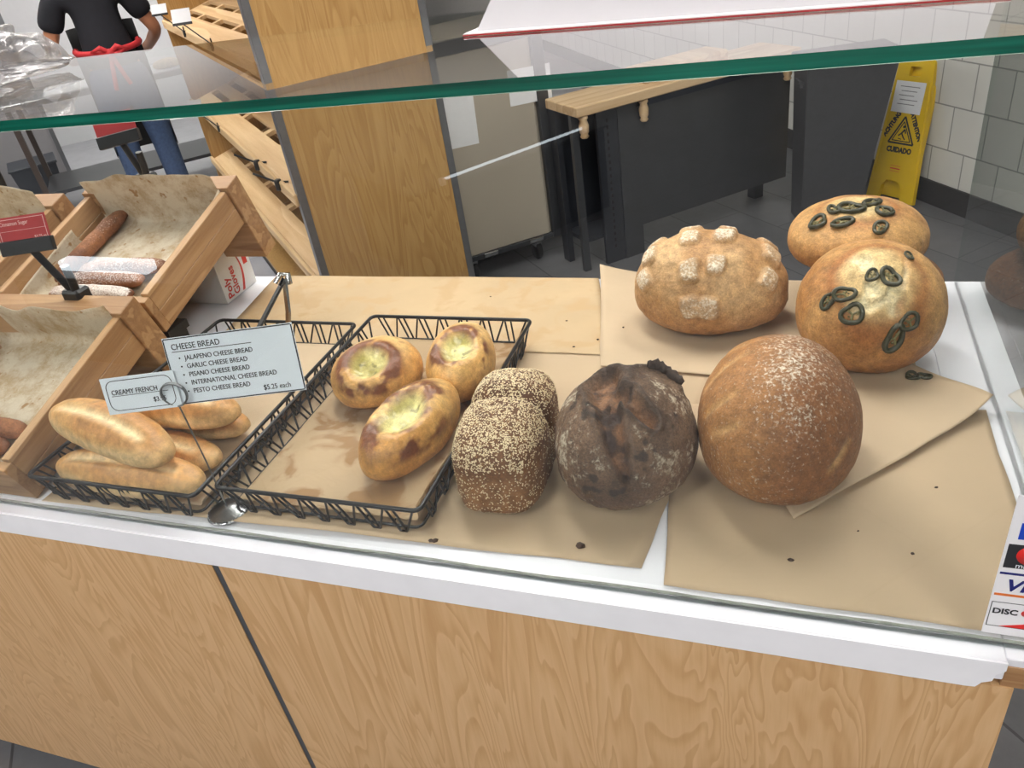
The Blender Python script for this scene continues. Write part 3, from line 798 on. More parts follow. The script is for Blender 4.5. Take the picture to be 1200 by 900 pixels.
def f_jal(seed, cx, cy, patch):
    def fn(U, V):
        P = V * 30
        d = .0025 * fbm(P * .4, 3, seed) + .001 * fbm(P * 2, 3, seed + 1)
        # torn, pale middle
        c = np.array([cx, cy, .0]); r2 = np.hypot((U[:, 0] - cx) / patch[0], (U[:, 1] - cy) / patch[1]) + .35 * fbm(P * .3, 3, seed + 4)
        pale = (1 - sstep(.55, 1.0, r2)) * sstep(.0, .4, U[:, 2])
        crack = np.abs(fbm(P * np.array([.5, .3, .4]) + 5, 4, seed + 9)); cr = (1 - sstep(.0, .14, crack)) * pale
        d = d - .006 * cr + .009 * pale * np.abs(fbm(P * np.array([.9, .5, .7]), 4, seed + 13))
        col = mixc(C3(202, 156, 98), C3(176, 124, 70), sstep(-.2, .4, fbm(P * .35, 3, seed + 16)))
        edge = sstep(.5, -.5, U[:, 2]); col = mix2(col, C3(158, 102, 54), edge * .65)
        col = mix2(col, C3(228, 202, 146), pale * (.65 + .35 * sstep(-.3, .3, fbm(P, 2, seed + 22))))
        col = mix2(col, C3(240, 226, 184), cr * .8); strk = sstep(.1, .4, fbm(P * np.array([.9, .5, .7]) + 11, 3, seed + 40)) * pale; col = mix2(col, C3(186, 124, 64), strk * .75)
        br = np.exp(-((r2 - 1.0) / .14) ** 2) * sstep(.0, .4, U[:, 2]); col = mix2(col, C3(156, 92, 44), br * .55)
        fl = .06 + .10 * fbm(P * .5, 2, seed + 27) + .16 * sstep(.3, .6, fbm(P * .25, 2, seed + 31)) * (1 - pale)
        return d, col, np.clip(fl, 0, .4)
    return fn
def jal(label, loc, a, h, tilt, fn, spots):
    t = thing('jalapeno_loaf', label, 'bread', loc)
    o, pt = bread('crust', a, a, h, (0, 0, 0), fn, MC, 64, tilt=R(tilt), parent=t)
    for i, (u, r, sq) in enumerate(spots):
        p, nn = pt(u, .0005)
        m = slice_mesh(r, sq, i * 1.3 + a * 50)
        F_ = frame(p, nn.orthogonal(), nn.cross(nn.orthogonal())) @ Matrix.Rotation(i * 1.1, 4, 'Z')
        m.V = [tuple(F_ @ Vector(v)) for v in m.V]
        m.build('jalapeno_slice', [M_RIND, M_PITH], t)
    return t
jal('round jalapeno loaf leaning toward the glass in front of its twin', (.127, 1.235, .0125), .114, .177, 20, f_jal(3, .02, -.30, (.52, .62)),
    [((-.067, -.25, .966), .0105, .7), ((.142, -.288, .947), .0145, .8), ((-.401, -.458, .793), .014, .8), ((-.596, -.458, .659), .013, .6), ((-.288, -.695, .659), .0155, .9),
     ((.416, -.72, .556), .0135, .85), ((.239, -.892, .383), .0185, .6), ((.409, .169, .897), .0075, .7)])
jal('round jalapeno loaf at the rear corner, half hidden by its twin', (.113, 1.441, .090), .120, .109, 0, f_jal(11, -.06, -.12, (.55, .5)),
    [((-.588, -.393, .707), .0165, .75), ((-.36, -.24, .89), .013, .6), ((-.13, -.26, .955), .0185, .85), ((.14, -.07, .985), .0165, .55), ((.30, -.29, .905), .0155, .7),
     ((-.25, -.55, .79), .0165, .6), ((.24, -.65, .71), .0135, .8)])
hl, _ = bread('round_loaf', .10, .10, .082, (.168, 1.44, .0125), f_round, MC, 40)
tag(hl, 'low brown loaf mostly hidden underneath the rear jalapeno loaf', 'bread')
m = slice_mesh(.0095, .9, 4.4); m.V = [(x - .009, y, z) for x, y, z in m.V]; m2 = slice_mesh(.0085, .8, 2.2); m.add([(x + .009, y + .002, z) for x, y, z in m2.V], m2.F, True)
s_ = m.build('jalapeno_slice', M_RIND); s_.location = (.201, 1.151, .0190); tag(s_, 'stray jalapeno slice fallen on the paper near the side glass', 'jalapeno slice')

# -- seeded pan loaf, two humps
def f_pan(U, V):
    P = V * 30
    y = V[:, 1]
    d = .0018 * fbm(P * .5, 3, 4) + .0012 * fbm(P * 3, 2, 7)
    val = np.exp(-((y - .012) / .013) ** 2) * sstep(-.35, .3, U[:, 2])
    d = d - .017 * val
    top = sstep(.1, .38, U[:, 2])
    col = mixc(C3(140, 98, 62), C3(106, 70, 44), sstep(-.3, .3, fbm(P * .4, 3, 9)))
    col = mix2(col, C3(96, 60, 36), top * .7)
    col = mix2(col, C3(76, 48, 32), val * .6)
    fl = np.where(top > .5, .0, .16 + .1 * fbm(P, 2, 12))
    return d, col, fl
pan = thing('seeded_pan_loaf', 'double-humped brown pan loaf coated in sesame seeds', 'bread', (-.387, .865, ZP - .006))
PA, PB, PH = .0665, .124, .131
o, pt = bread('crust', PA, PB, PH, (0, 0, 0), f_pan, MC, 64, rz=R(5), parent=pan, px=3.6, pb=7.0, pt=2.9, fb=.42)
# sesame seeds: tear-drop grains lying on the crust
me = o.data
vc = np.array([v.co for v in me.vertices]); vn = np.array([v.normal for v in me.vertices])
Uc = CS[64][0]
rs = np.random.RandomState(5)
polys = [p for p in me.polygons]
ctr = np.array([p.center for p in polys]); nrm = np.array([p.normal for p in polys]); ar = np.array([p.area for p in polys])
hz = ctr[:, 2] / PH
dens = np.where(nrm[:, 2] > .25, 1.0, np.where(hz > .12, .16, .02)) * sstep(.05, .3, hz) * (.4 + .8 * (fbm(ctr * 60, 2, 3) > -.35))
dens = np.where((nrm[:, 1] < -.3) & (hz < .55), np.maximum(dens, .25), dens)
pr = dens * ar; pr /= pr.sum()
pick = rs.choice(len(polys), 8500, p=pr)
ph = np.linspace(0, 2 * PI, 7)[:-1]
sv = [(1.0, 0, .15)] + [(.15 + .45 * math.cos(a) if True else 0, .48 * math.sin(a), .42) for a in ph[:0]]
seedV = np.array([(1.15, 0, .2), (.25, .55, .3), (-.6, .5, .3), (-1, 0, .3), (-.6, -.5, .3), (.25, -.55, .3), (-.2, 0, .85)])
seedF = [(0, 1, 6), (1, 2, 6), (2, 3, 6), (3, 4, 6), (4, 5, 6), (5, 0, 6)]
AV = []; AF = []; MI = []
for k, pi in enumerate(pick):
    p = polys[pi]
    vs = [vc[i] for i in p.vertices]; w = rs.dirichlet(np.ones(len(vs)))
    c = sum(q * ww for q, ww in zip(vs, w)); nn = Vector(nrm[pi]); t1 = nn.orthogonal().normalized(); t1 = Matrix.Rotation(rs.uniform(0, 6.28), 3, nn) @ t1; t2 = nn.cross(t1)
    s = rs.uniform(.0012, .0017)
    n0 = len(AV)
    for q in seedV: AV.append(Vector(c) + (t1 * q[0] + t2 * q[1] * .95 + nn * (q[2] - .1)) * s)
    for f in seedF: AF.append(tuple(i + n0 for i in f)); MI.append(1 if k % 7 == 0 else 0)
sd = raw('sesame_seeds', AV, AF, [plain('sesame', lin(226, 206, 168), .5, 0, .12, 200), plain('toasted_sesame', lin(150, 112, 70), .5, 0, .2, 200)], pan, True, MI)
sd['kind'] = 'stuff'

# -- cheese breads
M_CURD = None
def f_cheese(a, b, h, cu, cw, seed):
    def fn(U, V):
        P = V * 30
        sh = lambda u: shape(np.array([u], float) / np.linalg.norm(u), a, b, h)[0]
        c = sh(cu); q = V - c
        up = np.clip(q[:, 2] * 0 + U[:, 2], -1, 1)
        r = np.hypot(q[:, 0] / cw[0], q[:, 1] / cw[1]) + .18 * fbm(P * .55, 3, seed)
        cav = (1 - sstep(.45, 1.05, r)) * sstep(-.1, .2, up)
        rim = np.exp(-((r - 1.12) / .36) ** 2) * sstep(-.1, .25, up)
        rimn = sstep(-.30, .10, fbm(P * np.array([1.2, .8, 1.0]), 4, seed + 3))
        d = .0022 * fbm(P * .5, 3, seed + 6) - .021 * cav + .0022 * np.exp(-((r - 1.2) / .3) ** 2) + .0026 * rim * fbm(P * 2.2, 3, seed + 8) + .004 * cav * fbm(P * 1.6, 3, seed + 4)
        col = mixc(C3(224, 178, 108), C3(204, 148, 78), sstep(-.3, .35, fbm(P * .35, 3, seed + 12)))
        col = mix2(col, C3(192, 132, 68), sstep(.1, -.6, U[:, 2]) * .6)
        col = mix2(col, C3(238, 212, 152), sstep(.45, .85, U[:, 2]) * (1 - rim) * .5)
        col = mix2(col, C3(112, 58, 36), np.clip(rim * rimn * 1.5, 0, 1) * .92)
        drip = sstep(.36, .46, fbm(P * np.array([1.3, .6, .8]) + 3, 3, seed + 15)) * sstep(-.1, .3, up) * sstep(2.6, 1.3, r); col = mix2(col, C3(124, 66, 40), drip * .9)
        inner = mixc(C3(222, 212, 146), C3(176, 164, 92), sstep(-.3, .3, fbm(P * 1.2, 3, seed + 18)))
        inner = mix2(inner, C3(104, 98, 46), sstep(.36, .5, fbm(P * 3.2, 2, seed + 21)) * .7)
        inner = mix2(inner, C3(236, 230, 190), sstep(.3, .5, fbm(P * 2.1 + 9, 2, seed + 24)) * .7)
        col = mix2(col, inner, np.clip((1 - sstep(.62, .98, r)) * sstep(-.1, .2, up), 0, 1))
        return d, col, np.zeros(len(V))
    return fn
for nm, a, b, h, x, y, rz, cu, cw, sd_, lab in (
        ('c1', .080, .086, .092, -.689, 1.018, -20, (.22, -.34, .90), (.040, .040), 3, 'cheese bread with a wide molten hollow, at the outer side of the basket'),
        ('c2', .060, .098, .098, -.541, 1.062, 10, (.12, -.25, .96), (.034, .042), 9, 'cheese bread with a small round hollow, at the rear of the basket'),
        ('c3', .060, .114, .092, -.553, .868, -10, (.12, -.16, .97), (.038, .060), 14, 'teardrop cheese bread with a dripping hollow, at the front of its trio')):
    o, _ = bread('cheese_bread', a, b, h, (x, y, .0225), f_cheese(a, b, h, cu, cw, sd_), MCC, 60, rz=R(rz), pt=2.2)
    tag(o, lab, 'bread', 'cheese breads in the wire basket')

# -- french rolls
def f_roll(a, b, h, seed, brown, split=True):
    def fn(U, V):
        P = V * 30
        d = .0024 * fbm(P * np.array([.3, .6, .6]), 3, seed) + .0008 * fbm(P * 1.6, 2, seed + 3)
        top0 = sstep(.1, .5, U[:, 2]) * sstep(a * .9, a * .6, np.abs(V[:, 0]))
        off = V[:, 1] + b * .22 + .004 * fbm(P * .4, 2, seed + 2)
        line = np.exp(-(off / .0085) ** 2) * sstep(a * .86, a * .62, np.abs(V[:, 0])) * sstep(.1, .5, U[:, 2]) * (1 if split else 0)
        d = d - .0055 * line + .002 * np.exp(-((np.abs(off) - .013) / .005) ** 2) * (line * 0 + 1) * top0
        top = sstep(.1, .75, U[:, 2])
        col = mixc(C3(234, 202, 150), C3(*brown), sstep(.05, .55, U[:, 2] + .28 * fbm(P * .3, 3, seed + 5)))
        ends = sstep(.6, 1, np.abs(V[:, 0]) / a); col = mix2(col, C3(212, 160, 98), ends * .5)
        low = sstep(.10, -.25, U[:, 2]); col = mix2(col, C3(230, 194, 140), low * .8)
        blot = sstep(.05, .4, fbm(P * .28, 3, seed + 9)); col = mix2(col, C3(178, 118, 62), blot * .55 * top)
        blis = sstep(.38, .5, fbm(P * 1.6, 2, seed + 13)) * top; col = mix2(col, C3(222, 178, 120), blis * .5)
        col = mix2(col, C3(244, 222, 176), line * .95)
        return d, col, np.zeros(len(V)) + .02
    return fn
ROLLS = [  # ends in plan, base height, half width, height, colour, label
    ((-1.140, .706), (-.842, .702), .0225, .039, .064, (212, 160, 102), 'french roll lying along the front wires at the bottom of its basket'),
    ((-1.118, .780), (-.856, .762), .0225, .037, .060, (204, 150, 90), 'french roll mostly hidden between the front and rear rolls'),
    ((-1.125, .865), (-.860, .850), .0225, .036, .060, (198, 142, 82), 'french roll half buried under the darkest roll'),
    ((-1.160, .764), (-.878, .700), .080, .043, .070, (218, 166, 104), 'pale blistered french roll lying across the top of the others'),
    ((-1.118, .830), (-.838, .818), .072, .040, .066, (202, 144, 82), 'smooth darkest french roll, behind the pale top roll'),
]
for i, (A, B, zb, hw, h, brown, lab) in enumerate(ROLLS):
    A = Vector(A); B = Vector(B); a = (B - A).length / 2; ang = math.atan2(B.y - A.y, B.x - A.x)
    k = .35 if i == 3 else .12
    def bend(V, k=k, a=a, i=i):
        V = V.copy(); V[:, 1] *= 1 - .10 * (V[:, 0] / a) ** 2; V[:, 1] -= k * (a * a / 3 - V[:, 0] ** 2) * (-1 if i == 3 else 1) * .9
        if i == 3: V[:, 2] -= .05 * V[:, 0]
        return V
    c = (A + B) / 2
    o, _ = bread('french_roll', a, hw, h, (c.x, c.y, zb), f_roll(a, hw, h, 5 + i * 7, brown), MCS, 44, rz=ang, post=bend, pb=2.5, pt=2.2, fb=.42, px=2.7)
    tag(o, lab, 'bread', 'french rolls in the wire basket')

# crumbs
rnd = random.Random(3)
cr = MB()
spots = [(-.455, .688), (-.448, .69), (-.245, .715), (-.62, 1.42), (-.34, 1.25), (-.3, 1.3), (.02, .735), (.1, .80), (.16, .77), (.2, .9), (.18, 1.2), (-.42, 1.32), (-.38, 1.22), (.24, 1.12)]
for x, y in spots:
    s = rnd.uniform(.0012, .0028) * (2 if (x, y) in spots[:3] else 1)
    n0 = len(cr.V); cr.ball((x, y, .0085 if y > 1.1 else .0045), (s * rnd.uniform(1, 1.8), s, s * .6), 7, 5)
    cr.V[n0:] = [(a + rnd.uniform(-1, 1) * s * .3, b + rnd.uniform(-1, 1) * s * .3, c) for a, b, c in cr.V[n0:]]
tag(cr.build('crumbs', plain('dark_crumb', lin(64, 44, 30), .7)), 'dark bread crumbs scattered over the kraft paper', 'crumbs', kind='stuff')

# ------------------------------------------------------------------ card holder and price cards
ch = thing('card_holder', 'steel wire card holder with a coil ring and round weighted base', 'card holder', (-.805, .694, .0035))
b = MB(); b.lathe([(0, 0), (.0315, 0), (.033, .0015), (.032, .0035), (.0285, .0045), (.022, .0060), (.010, .0105), (.004, .0115), (0, .0117)], 40)
for i in range(36): b.ball((.0305 * math.cos(i * PI / 18), .0305 * math.sin(i * PI / 18), .0042), .0014, 6, 4)
b.build('base', M_STEELD, ch)
wd = Vector((.9517, .3073, 0)); wn = Vector((-.3073, .9517, 0))      # the way the cards face: -wn
MB().tube([(0, 0, .010), (0, .0, .1), (-.006, .002, .200)], .0013, 8).build('stem', M_STEELD, ch)
rg = MB(); cx = Vector((-.006, .002, .220)); pts = []
for i in range(46):
    a = -PI / 2 + 4 * PI * i / 45
    pts.append(cx + wd * (.0185 * math.cos(a)) + Vector((0, 0, .0185 * math.sin(a))) + wn * (-.003 + .006 * i / 45))
rg.tube(pts, .0013, 8); rg.build('coil_ring', M_STEELD, ch)
def card(name, label, o, x, up, w, h, mat=M_CARD, t=.0012):
    F_ = frame(o, x, up)
    th = thing(name, label, 'sign', tuple(F_.translation), F_.to_euler())
    MB().box(0, w, 0, h, -t, 0).build('board', mat, th)
    return th
def bars(th, segs, mat=M_INK, z=.0004, name='printed_line'):
    m = MB()
    for (x0, y0, x1, y1, w) in segs:
        d = Vector((x1 - x0, y1 - y0, 0)); nn = Vector((-d.y, d.x, 0)).normalized() * w / 2
        V = [Vector((x0, y0, z)) - nn, Vector((x1, y1, z)) - nn, Vector((x1, y1, z)) + nn, Vector((x0, y0, z)) + nn]
        m.add(V + [v - Vector((0, 0, z * .9)) for v in V], [(0, 1, 2, 3), (4, 7, 6, 5), (0, 4, 5, 1), (1, 5, 6, 2), (2, 6, 7, 3), (3, 7, 4, 0)], False)
    return m.build(name, mat, th)
lean = Vector((-.10, .24, .97))
rw = Vector((-.811, .696, .2035))
# the bigger card
cw, chh = .187, .098
c1 = card('price_card', 'white price card listing five cheese breads, black border', rw + wn * .002 + wd * (.000), wd, lean, cw, chh)
bars(c1, [(.002, .0015, cw - .002, .0015, .0016), (.002, chh - .0015, cw - .002, chh - .0015, .0016), (.0015, .002, .0015, chh - .002, .0016), (cw - .0015, .002, cw - .0015, chh - .002, .0016), (.010, .0775, .125, .0775, .0009)], name='border_line')
tm = lambda x, y: Matrix.Translation((x, y, .0004))
text_mesh('title_text', 'CHEESE BREAD', .0122, M_INK, c1, tm(.0105, .0805), sx=.86)
for i, s in enumerate(['JALAPENO CHEESE BREAD', 'GARLIC CHEESE BREAD', 'PISANO CHEESE BREAD', 'INTERNATIONAL CHEESE BREAD', 'PESTO CHEESE BREAD']):
    text_mesh('item_text', s, .0098, M_INK, c1, tm(.026, .0645 - i * .0122), sx=.86)
    b = MB(); b.lathe([(0, .0003), (.0012, .0003), (.0012, 0)], 12, (.0185, .0678 - i * .0122, .0001)); b.build('bullet', M_INK, c1)
text_mesh('price_text', '$5.25 each', .0106, M_INK, c1, tm(.127, .0075), sx=.86)
# the smaller card
w2, h2 = .109, .054
c2 = card('price_card', 'small white price card for french rolls, rounded black outline', rw - wd * (w2 - .006) - wn * .0022, wd, lean, w2, h2)
rr = [(x, y) for x, y, _ in round_rect(.006, w2 - .006, .005, h2 - .005, 0, .011, 6)]
bars(c2, [(rr[i][0], rr[i][1], rr[(i + 1) % len(rr)][0], rr[(i + 1) % len(rr)][1], .0009) for i in range(len(rr))] + [(.011, .0265, .095, .0265, .0007)], name='outline')
text_mesh('title_text', 'CREAMY FRENCH', .0103, M_INK, c2, tm(.012, .0285), sx=.84)
text_mesh('price_text', '$3.95', .0100, M_INK, c2, tm(.070, .0125), sx=.86)

# ------------------------------------------------------------------ tongs standing in the roll basket
tg = thing('tongs', 'steel serving tongs standing in the basket behind the cheese price card', 'tongs', (0, 0, 0))
hin = Vector((-.862, 1.068, .222))
def arm(ends, w0):
    pts = [Vector(p) for p in ends]; m = MB()
    V = []; F = []
    for i, p in enumerate(pts):
        t = (pts[min(i + 1, len(pts) - 1)] - pts[max(i - 1, 0)]).normalized()
        sd = Vector((.62, -.2, .15)); sd = (sd - t * sd.dot(t)).normalized(); nn = t.cross(sd)
        w = w0[i]
        V += [p - sd * w - nn * .002, p + sd * w - nn * .002, p + sd * w * .8 + nn * .002, p - sd * w * .8 + nn * .002]
    for i in range(len(pts) - 1):
        for k in range(4): F.append((i * 4 + k, i * 4 + (k + 1) % 4, i * 4 + 4 + (k + 1) % 4, i * 4 + 4 + k))
    F += [(3, 2, 1, 0), tuple((len(pts) - 1) * 4 + k for k in range(4))]
    return m.add(V, F, False)
t1 = Vector((-.872, 1.00, .034)); t2 = Vector((-.960, .93, .06))
arm([hin, hin.lerp(t1, .3) + Vector((.004, 0, 0)), hin.lerp(t1, .65), hin.lerp(t1, .86)], [.006, .0065, .007, .008]).build('arm', M_CHROME, tg)
arm([hin, hin.lerp(t2, .3), hin.lerp(t2, .65), hin.lerp(t2, .9)], [.006, .0065, .007, .008]).build('arm', M_CHROME, tg)
MB().tube([hin + Vector((-.012, -.012, -.004)), hin + Vector((-.004, 0, .008)), hin + Vector((.005, .006, .006)), hin + Vector((.004, .004, -.012))], .006, 10).build('hinge', M_CHROME, tg)
for tt in (t1, t2):
    a = hin.lerp(tt, .84); d = (tt - hin).normalized(); sd = Vector((.62, -.2, .15)); sd = (sd - d * sd.dot(d)).normalized(); nn = d.cross(sd)
    out = []
    for i in range(12): out.append((.045 * i / 11, .0095 + .0028 * math.sin(i * PI)  + (.0018 if i % 2 else -.0014)))
    out += [(x, -y) for x, y in out[::-1]]
    M4 = Matrix(((d.x, sd.x, nn.x, a.x), (d.y, sd.y, nn.y, a.y), (d.z, sd.z, nn.z, a.z), (0, 0, 0, 1)))
    MB().prism(out, -.002, .002, M4).build('scalloped_tip', M_BLACKP, tg)

# ------------------------------------------------------------------ wooden crates
TILT = R(16.5); CW, CL, CH_ = .41, .365, .088
def crate(label, x0, y0, z0):
    t = thing('wooden_crate', label, 'crate', (x0, y0, z0), (TILT, 0, 0), 'wooden crates of sugared sticks')
    for x in (0, CW - .018):
        m = MB(); m.box(x, x + .018, .018, CL - .02, 0, .043, .0012); m.box(x, x + .018, .018, CL - .02, .0438, CH_, .0012)
        m.build('side_boards', M_CRATE, t)
    MB().box(0, CW, 0, .018, 0, CH_ - .006, .0012).build('front_board', M_CRATEX, t)
    MB().box(-.006, CW + .006, CL - .0195, CL + .030, -.1015, CH_ + .008, .0015).build('back_board', M_CRATEX, t)
    m = MB()
    for i in range(5): m.box(.018 + i * .075, .018 + i * .075 + .074, .018, CL - .02, .004, .012)
    m.build('bottom_slats', M_CRATE, t)
    return t
F0 = (-1.592, .668, .003); F1 = (-1.592, 1.062, .103); F2 = (-2.03, .985, .103)
crate('wooden crate of sugary crumbs standing against the front glass', *F0)
crate('wooden crate with four sugared sticks on crumpled parchment, above the glove box', *F1)
crate('wooden crate with bare sugary parchment, partly out of view beside two others', *F2)
def cmat(F_): return Matrix.Translation(F_) @ Matrix.Rotation(TILT, 4, 'X')
for F_, sd_, lab in ((F0, 3, 'crumbly parchment in the crate against the front glass'), (F1, 6, 'crumpled parchment under the sugared sticks'), (F2, 9, 'sugary parchment in the crate partly out of view')):
    liner('parchment_liner', lab, .028, CW - .028, .026, CL - .032, .016, .072, .078, .035, .128, M_SUGAR, sd_, r=.03, M=cmat(F_), wav=.004, top=.007, nx=60, ny=60, wv=.55)
def f_stick(seed, sug):
    def fn(U, V):
        P = V * 30
        d = .0030 * fbm(P * .9, 3, seed)
        col = mixc(C3(152, 100, 66), C3(110, 68, 44), sstep(-.3, .3, fbm(P * .5, 3, seed + 2)))
        fl = sug * sstep(-.1, .5, U[:, 2]) + .12 * fbm(P * .6, 2, seed + 3)
        return d, col, np.clip(fl, 0, .6)
    return fn
def stick(label, F_, x, y, rz, sug, seed, L_=.10, zz=.022):
    o, _ = bread('sugar_stick', L_, .019, .036, (0, 0, 0), f_stick(seed, sug), MCSUG, 28, pt=2.2, pb=2.4, px=4.0)
    o.matrix_world = cmat(F_) @ Matrix.Translation((x, y, zz)) @ Matrix.Rotation(R(rz), 4, 'Z')
    tag(o, label, 'pastry', 'cinnamon sugar sticks')
stick('lightly sugared brown stick lying lengthwise along the crate side', F1, .070, .228, 86, .24, 3, .125)
stick('sugared stick lying crosswise, topmost behind two whiter sticks', F1, .215, .150, 4, .34, 6, .115)
stick('well sugared stick lying crosswise between two others', F1, .185, .108, 2, .38, 9, .115)
stick('white sugar-coated stick lying crosswise at the low end of its crate', F1, .185, .068, -1, .55, 12, .115)
stick('brown stick by the low crate wall behind the front glass, upper one', F0, .23, .110, -2, .10, 15, .09)
stick('brown stick by the low crate wall behind the front glass, lower one', F0, .22, .066, 3, .08, 18, .09)
# riser the rear crates stand on
r_ = thing('display_riser', 'low black riser under the rear wooden crates', 'riser', (-2.06, .985, .0015))
MB().box(0, .56, .0, .455, .083, .1).build('top_panel', M_BLACKP, r_)
for x in (0, .53):
    for y in (0.005, .42): MB().box(x, x + .03, y, y + .03, 0, .083).build('leg', M_BLACKP, r_)
MB().box(.03, .53, .01, .02, .02, .083).build('apron_panel', M_BLACKP, r_)
r2 = thing('display_riser', 'black riser bar bridging under the crate beside the glove box', 'riser', (-1.49, 1.062, .0015))
MB().box(0, .31, .0, .06, .083, .1).build('top_panel', M_BLACKP, r2)
for x in (0, .28): MB().box(x, x + .03, .005, .05, 0, .083).build('leg', M_BLACKP, r2)

# sign clips on the crates
def sign_clip(name, label, foot, top, cw_, ch2, facing, mat, txt=None, price=None, mini=False):
    t = thing(name, label, 'sign holder', foot)
    f = Vector(foot); tp = Vector(top) - f
    s = .5 if mini else 1.35
    m = MB(); m.box(-.017 * s, .017 * s, -.012 * s, .014 * s, -.03 * s, .012 * s, .004 * s); m.box(-.012 * s, .012 * s, -.016 * s, -.011 * s, -.045 * s, -.005 * s, .002 * s)
    m.build('clamp', M_BLACKP, t)
    MB().tube([(.006 * s, -.004, .005 * s), (.010 * s, -.006, .03 * s), (.012 * s, -.008, .05 * s)], .006 * s, 8).build('clamp_lever', M_BLACKP, t)
    MB().tube([(0, 0, 0), tp * .5, tp], .0055 * s, 8).build('arm', M_BLACKP, t)
    fx = Vector(facing).normalized(); up = Vector((-.04, .3, .95)); F_ = frame(tp, fx, up)
    g = MB(); g.box(-cw_ * .52, cw_ * .52, -.012 * s, .008 * s, -.005 * s, .005 * s, .0015, F_); g.build('card_grip', M_BLACKP, t)
    cc = MB(); cc.box(-cw_ / 2, cw_ / 2, .004 * s, ch2, -.0008, .0008, 0, F_); co_ = cc.build('card', mat, t)
    if txt or price:
        q = .0011
        b_ = MB()
        e = .004
        for x0, x1, y0, y1 in ((-cw_ / 2 + e, cw_ / 2 - e, ch2 - e - .001, ch2 - e), (-cw_ / 2 + e, cw_ / 2 - e, ch2 * .52, ch2 * .52 + .0006), (cw_ / 2 - e - .001, cw_ / 2 - e, .006, ch2 - e), (-cw_ / 2 + e, -cw_ / 2 + e + .001, .006, ch2 - e)):
            b_.box(x0, x1, y0, y1, q - .0004, q, 0, F_)
        b_.build('card_outline', M_PINKINK, co_)
        if txt: text_mesh('card_text', txt, .0105, M_PINKINK, co_, F_ @ Matrix.Translation((-cw_ / 2 + .007, ch2 - .0155, q)), sx=.8, ext=.0001)
        if price: text_mesh('price_text', price, .008, M_PINKINK, co_, F_ @ Matrix.Translation((cw_ / 2 - .03, .010, q)), sx=.85, ext=.0001)
    return t
cf = (.94, .34, 0)
sign_clip('sign_clip', 'red cinnamon sugar sign on a black clip behind the front crate', (-1.322, 1.020, .205), (-1.358, 1.000, .322), .098, .054, cf, M_REDC, 'Cinnamon Sugar', '$3.25 ea')
sign_clip('sign_clip', 'black sign clip with a red edged card on the rear crate', (-1.432, 1.412, .305), (-1.452, 1.40, .408), .098, .054, (.92, .30, .1), M_REDC, None, None)
sign_clip('sign_clip', 'red card on a black clip at the crate partly out of view', (-1.80, 1.336, .305), (-1.835, 1.31, .385), .098, .05, cf, M_REDC, None, '$3.25 ea')

# glove box
gb = thing('glove_box', 'white cardboard box of poly gloves with red print, under the raised crate', 'box', (-1.294, 1.37, .0025), (0, 0, 0))
MB().box(-.20, 0, 0, .127, 0, .118, .0008).build('carton', M_BOXW, gb)
GF = frame((.0003, 0, 0), (0, 0, 1), (0, -1, 0))   # text runs up, lines stack towards +y
GF = Matrix(((0, 0, 1, .0004), (0, -1, 0, 0), (1, 0, 0, 0), (0, 0, 0, 1))) if False else frame((.0004, 0, 0), (0, 0, 1), (0, -1, 0))
text_mesh('title_text', 'Poly', .030, M_REDINK, gb, frame((.0004, .032, .006), (0, 0, 1), (0, -1, 0)), ext=.0002, offset=.0006)
text_mesh('title_text', 'Gloves', .030, M_REDINK, gb, frame((.0004, .058, .006), (0, 0, 1), (0, -1, 0)), ext=.0002, sx=.85, offset=.0006)
m = MB(); ar = [(.0003, .072 + .016 * math.sin(PI * i / 14), .004 + .11 * i / 14) for i in range(15)]
for i in range(14):
    (x, y, z), (_, y2, z2) = ar[i], ar[i + 1]; w = .005 * (1 - i / 17)
    m.add([(x, y - w, z), (x, y + w, z), (x, y2 + w, z2), (x, y2 - w, z2)], [(0, 1, 2, 3)], False)
m.build('red_swoosh', M_REDINK, gb)
MB().box(.0001, .0005, .100, .116, .06, .098).build('red_badge', M_REDINK, gb)

# ------------------------------------------------------------------ payment sign on the front glass
ps = thing('payment_sign', 'white sticker of accepted payment card logos on the front glass', 'sign', (.2125, .6478, .021), (R(90), 0, 0))
PW, PHt = .066, .192
MB().box(0, PW, 0, PHt, 0, .0005).build('sticker', plain('sticker_white', lin(236, 236, 240), .35, 0, .01), ps)
z = .0008; PC = PW / 2
def rect(x0, x1, y0, y1, mat, name, zz=z): return MB().box(x0, x1, y0, y1, zz - .0002, zz).build(name, mat, ps)
def ptext(body, size, mat, x, y, al='CENTER', off=0.0, sh=0.0, zz=.0011): return text_mesh('logo_text', body, size, mat, ps, Matrix.Translation((x, y, zz)) @ Matrix(((1, sh, 0, 0), (0, 1, 0, 0), (0, 0, 1, 0), (0, 0, 0, 1))), al, .0001, offset=off)
MBLU = plain('logo_blue', lin(24, 70, 190), .4); MNAV = plain('logo_navy', lin(26, 32, 110), .4); MORA = plain('logo_orange', lin(226, 118, 50), .4); MRED = plain('logo_red', lin(226, 42, 40), .4); MAMB = plain('logo_amber', lin(240, 150, 30), .4)
rect(.009, PW - .009, .137, .158, MBLU, 'blue_logo')
ptext('AMERICAN', .0075, M_CARD, PC, .149); ptext('EXPRESS', .0075, M_CARD, PC, .1395)
rect(.003, PW - .003, .098, .130, M_INK, 'black_logo')
for x, mt, zz in ((PC - .0090, MRED, .0012), (PC + .0090, MAMB, .0011)):
    b = MB(); b.lathe([(0, 0), (.0125, 0), (.0125, -.0003)], 32, (0, 0, 0)); o = b.build('logo_disc', mt, ps); o.location = (x, .1165, zz)
ptext('mastercard', .0088, M_CARD, PC, .0995, zz=.0013)
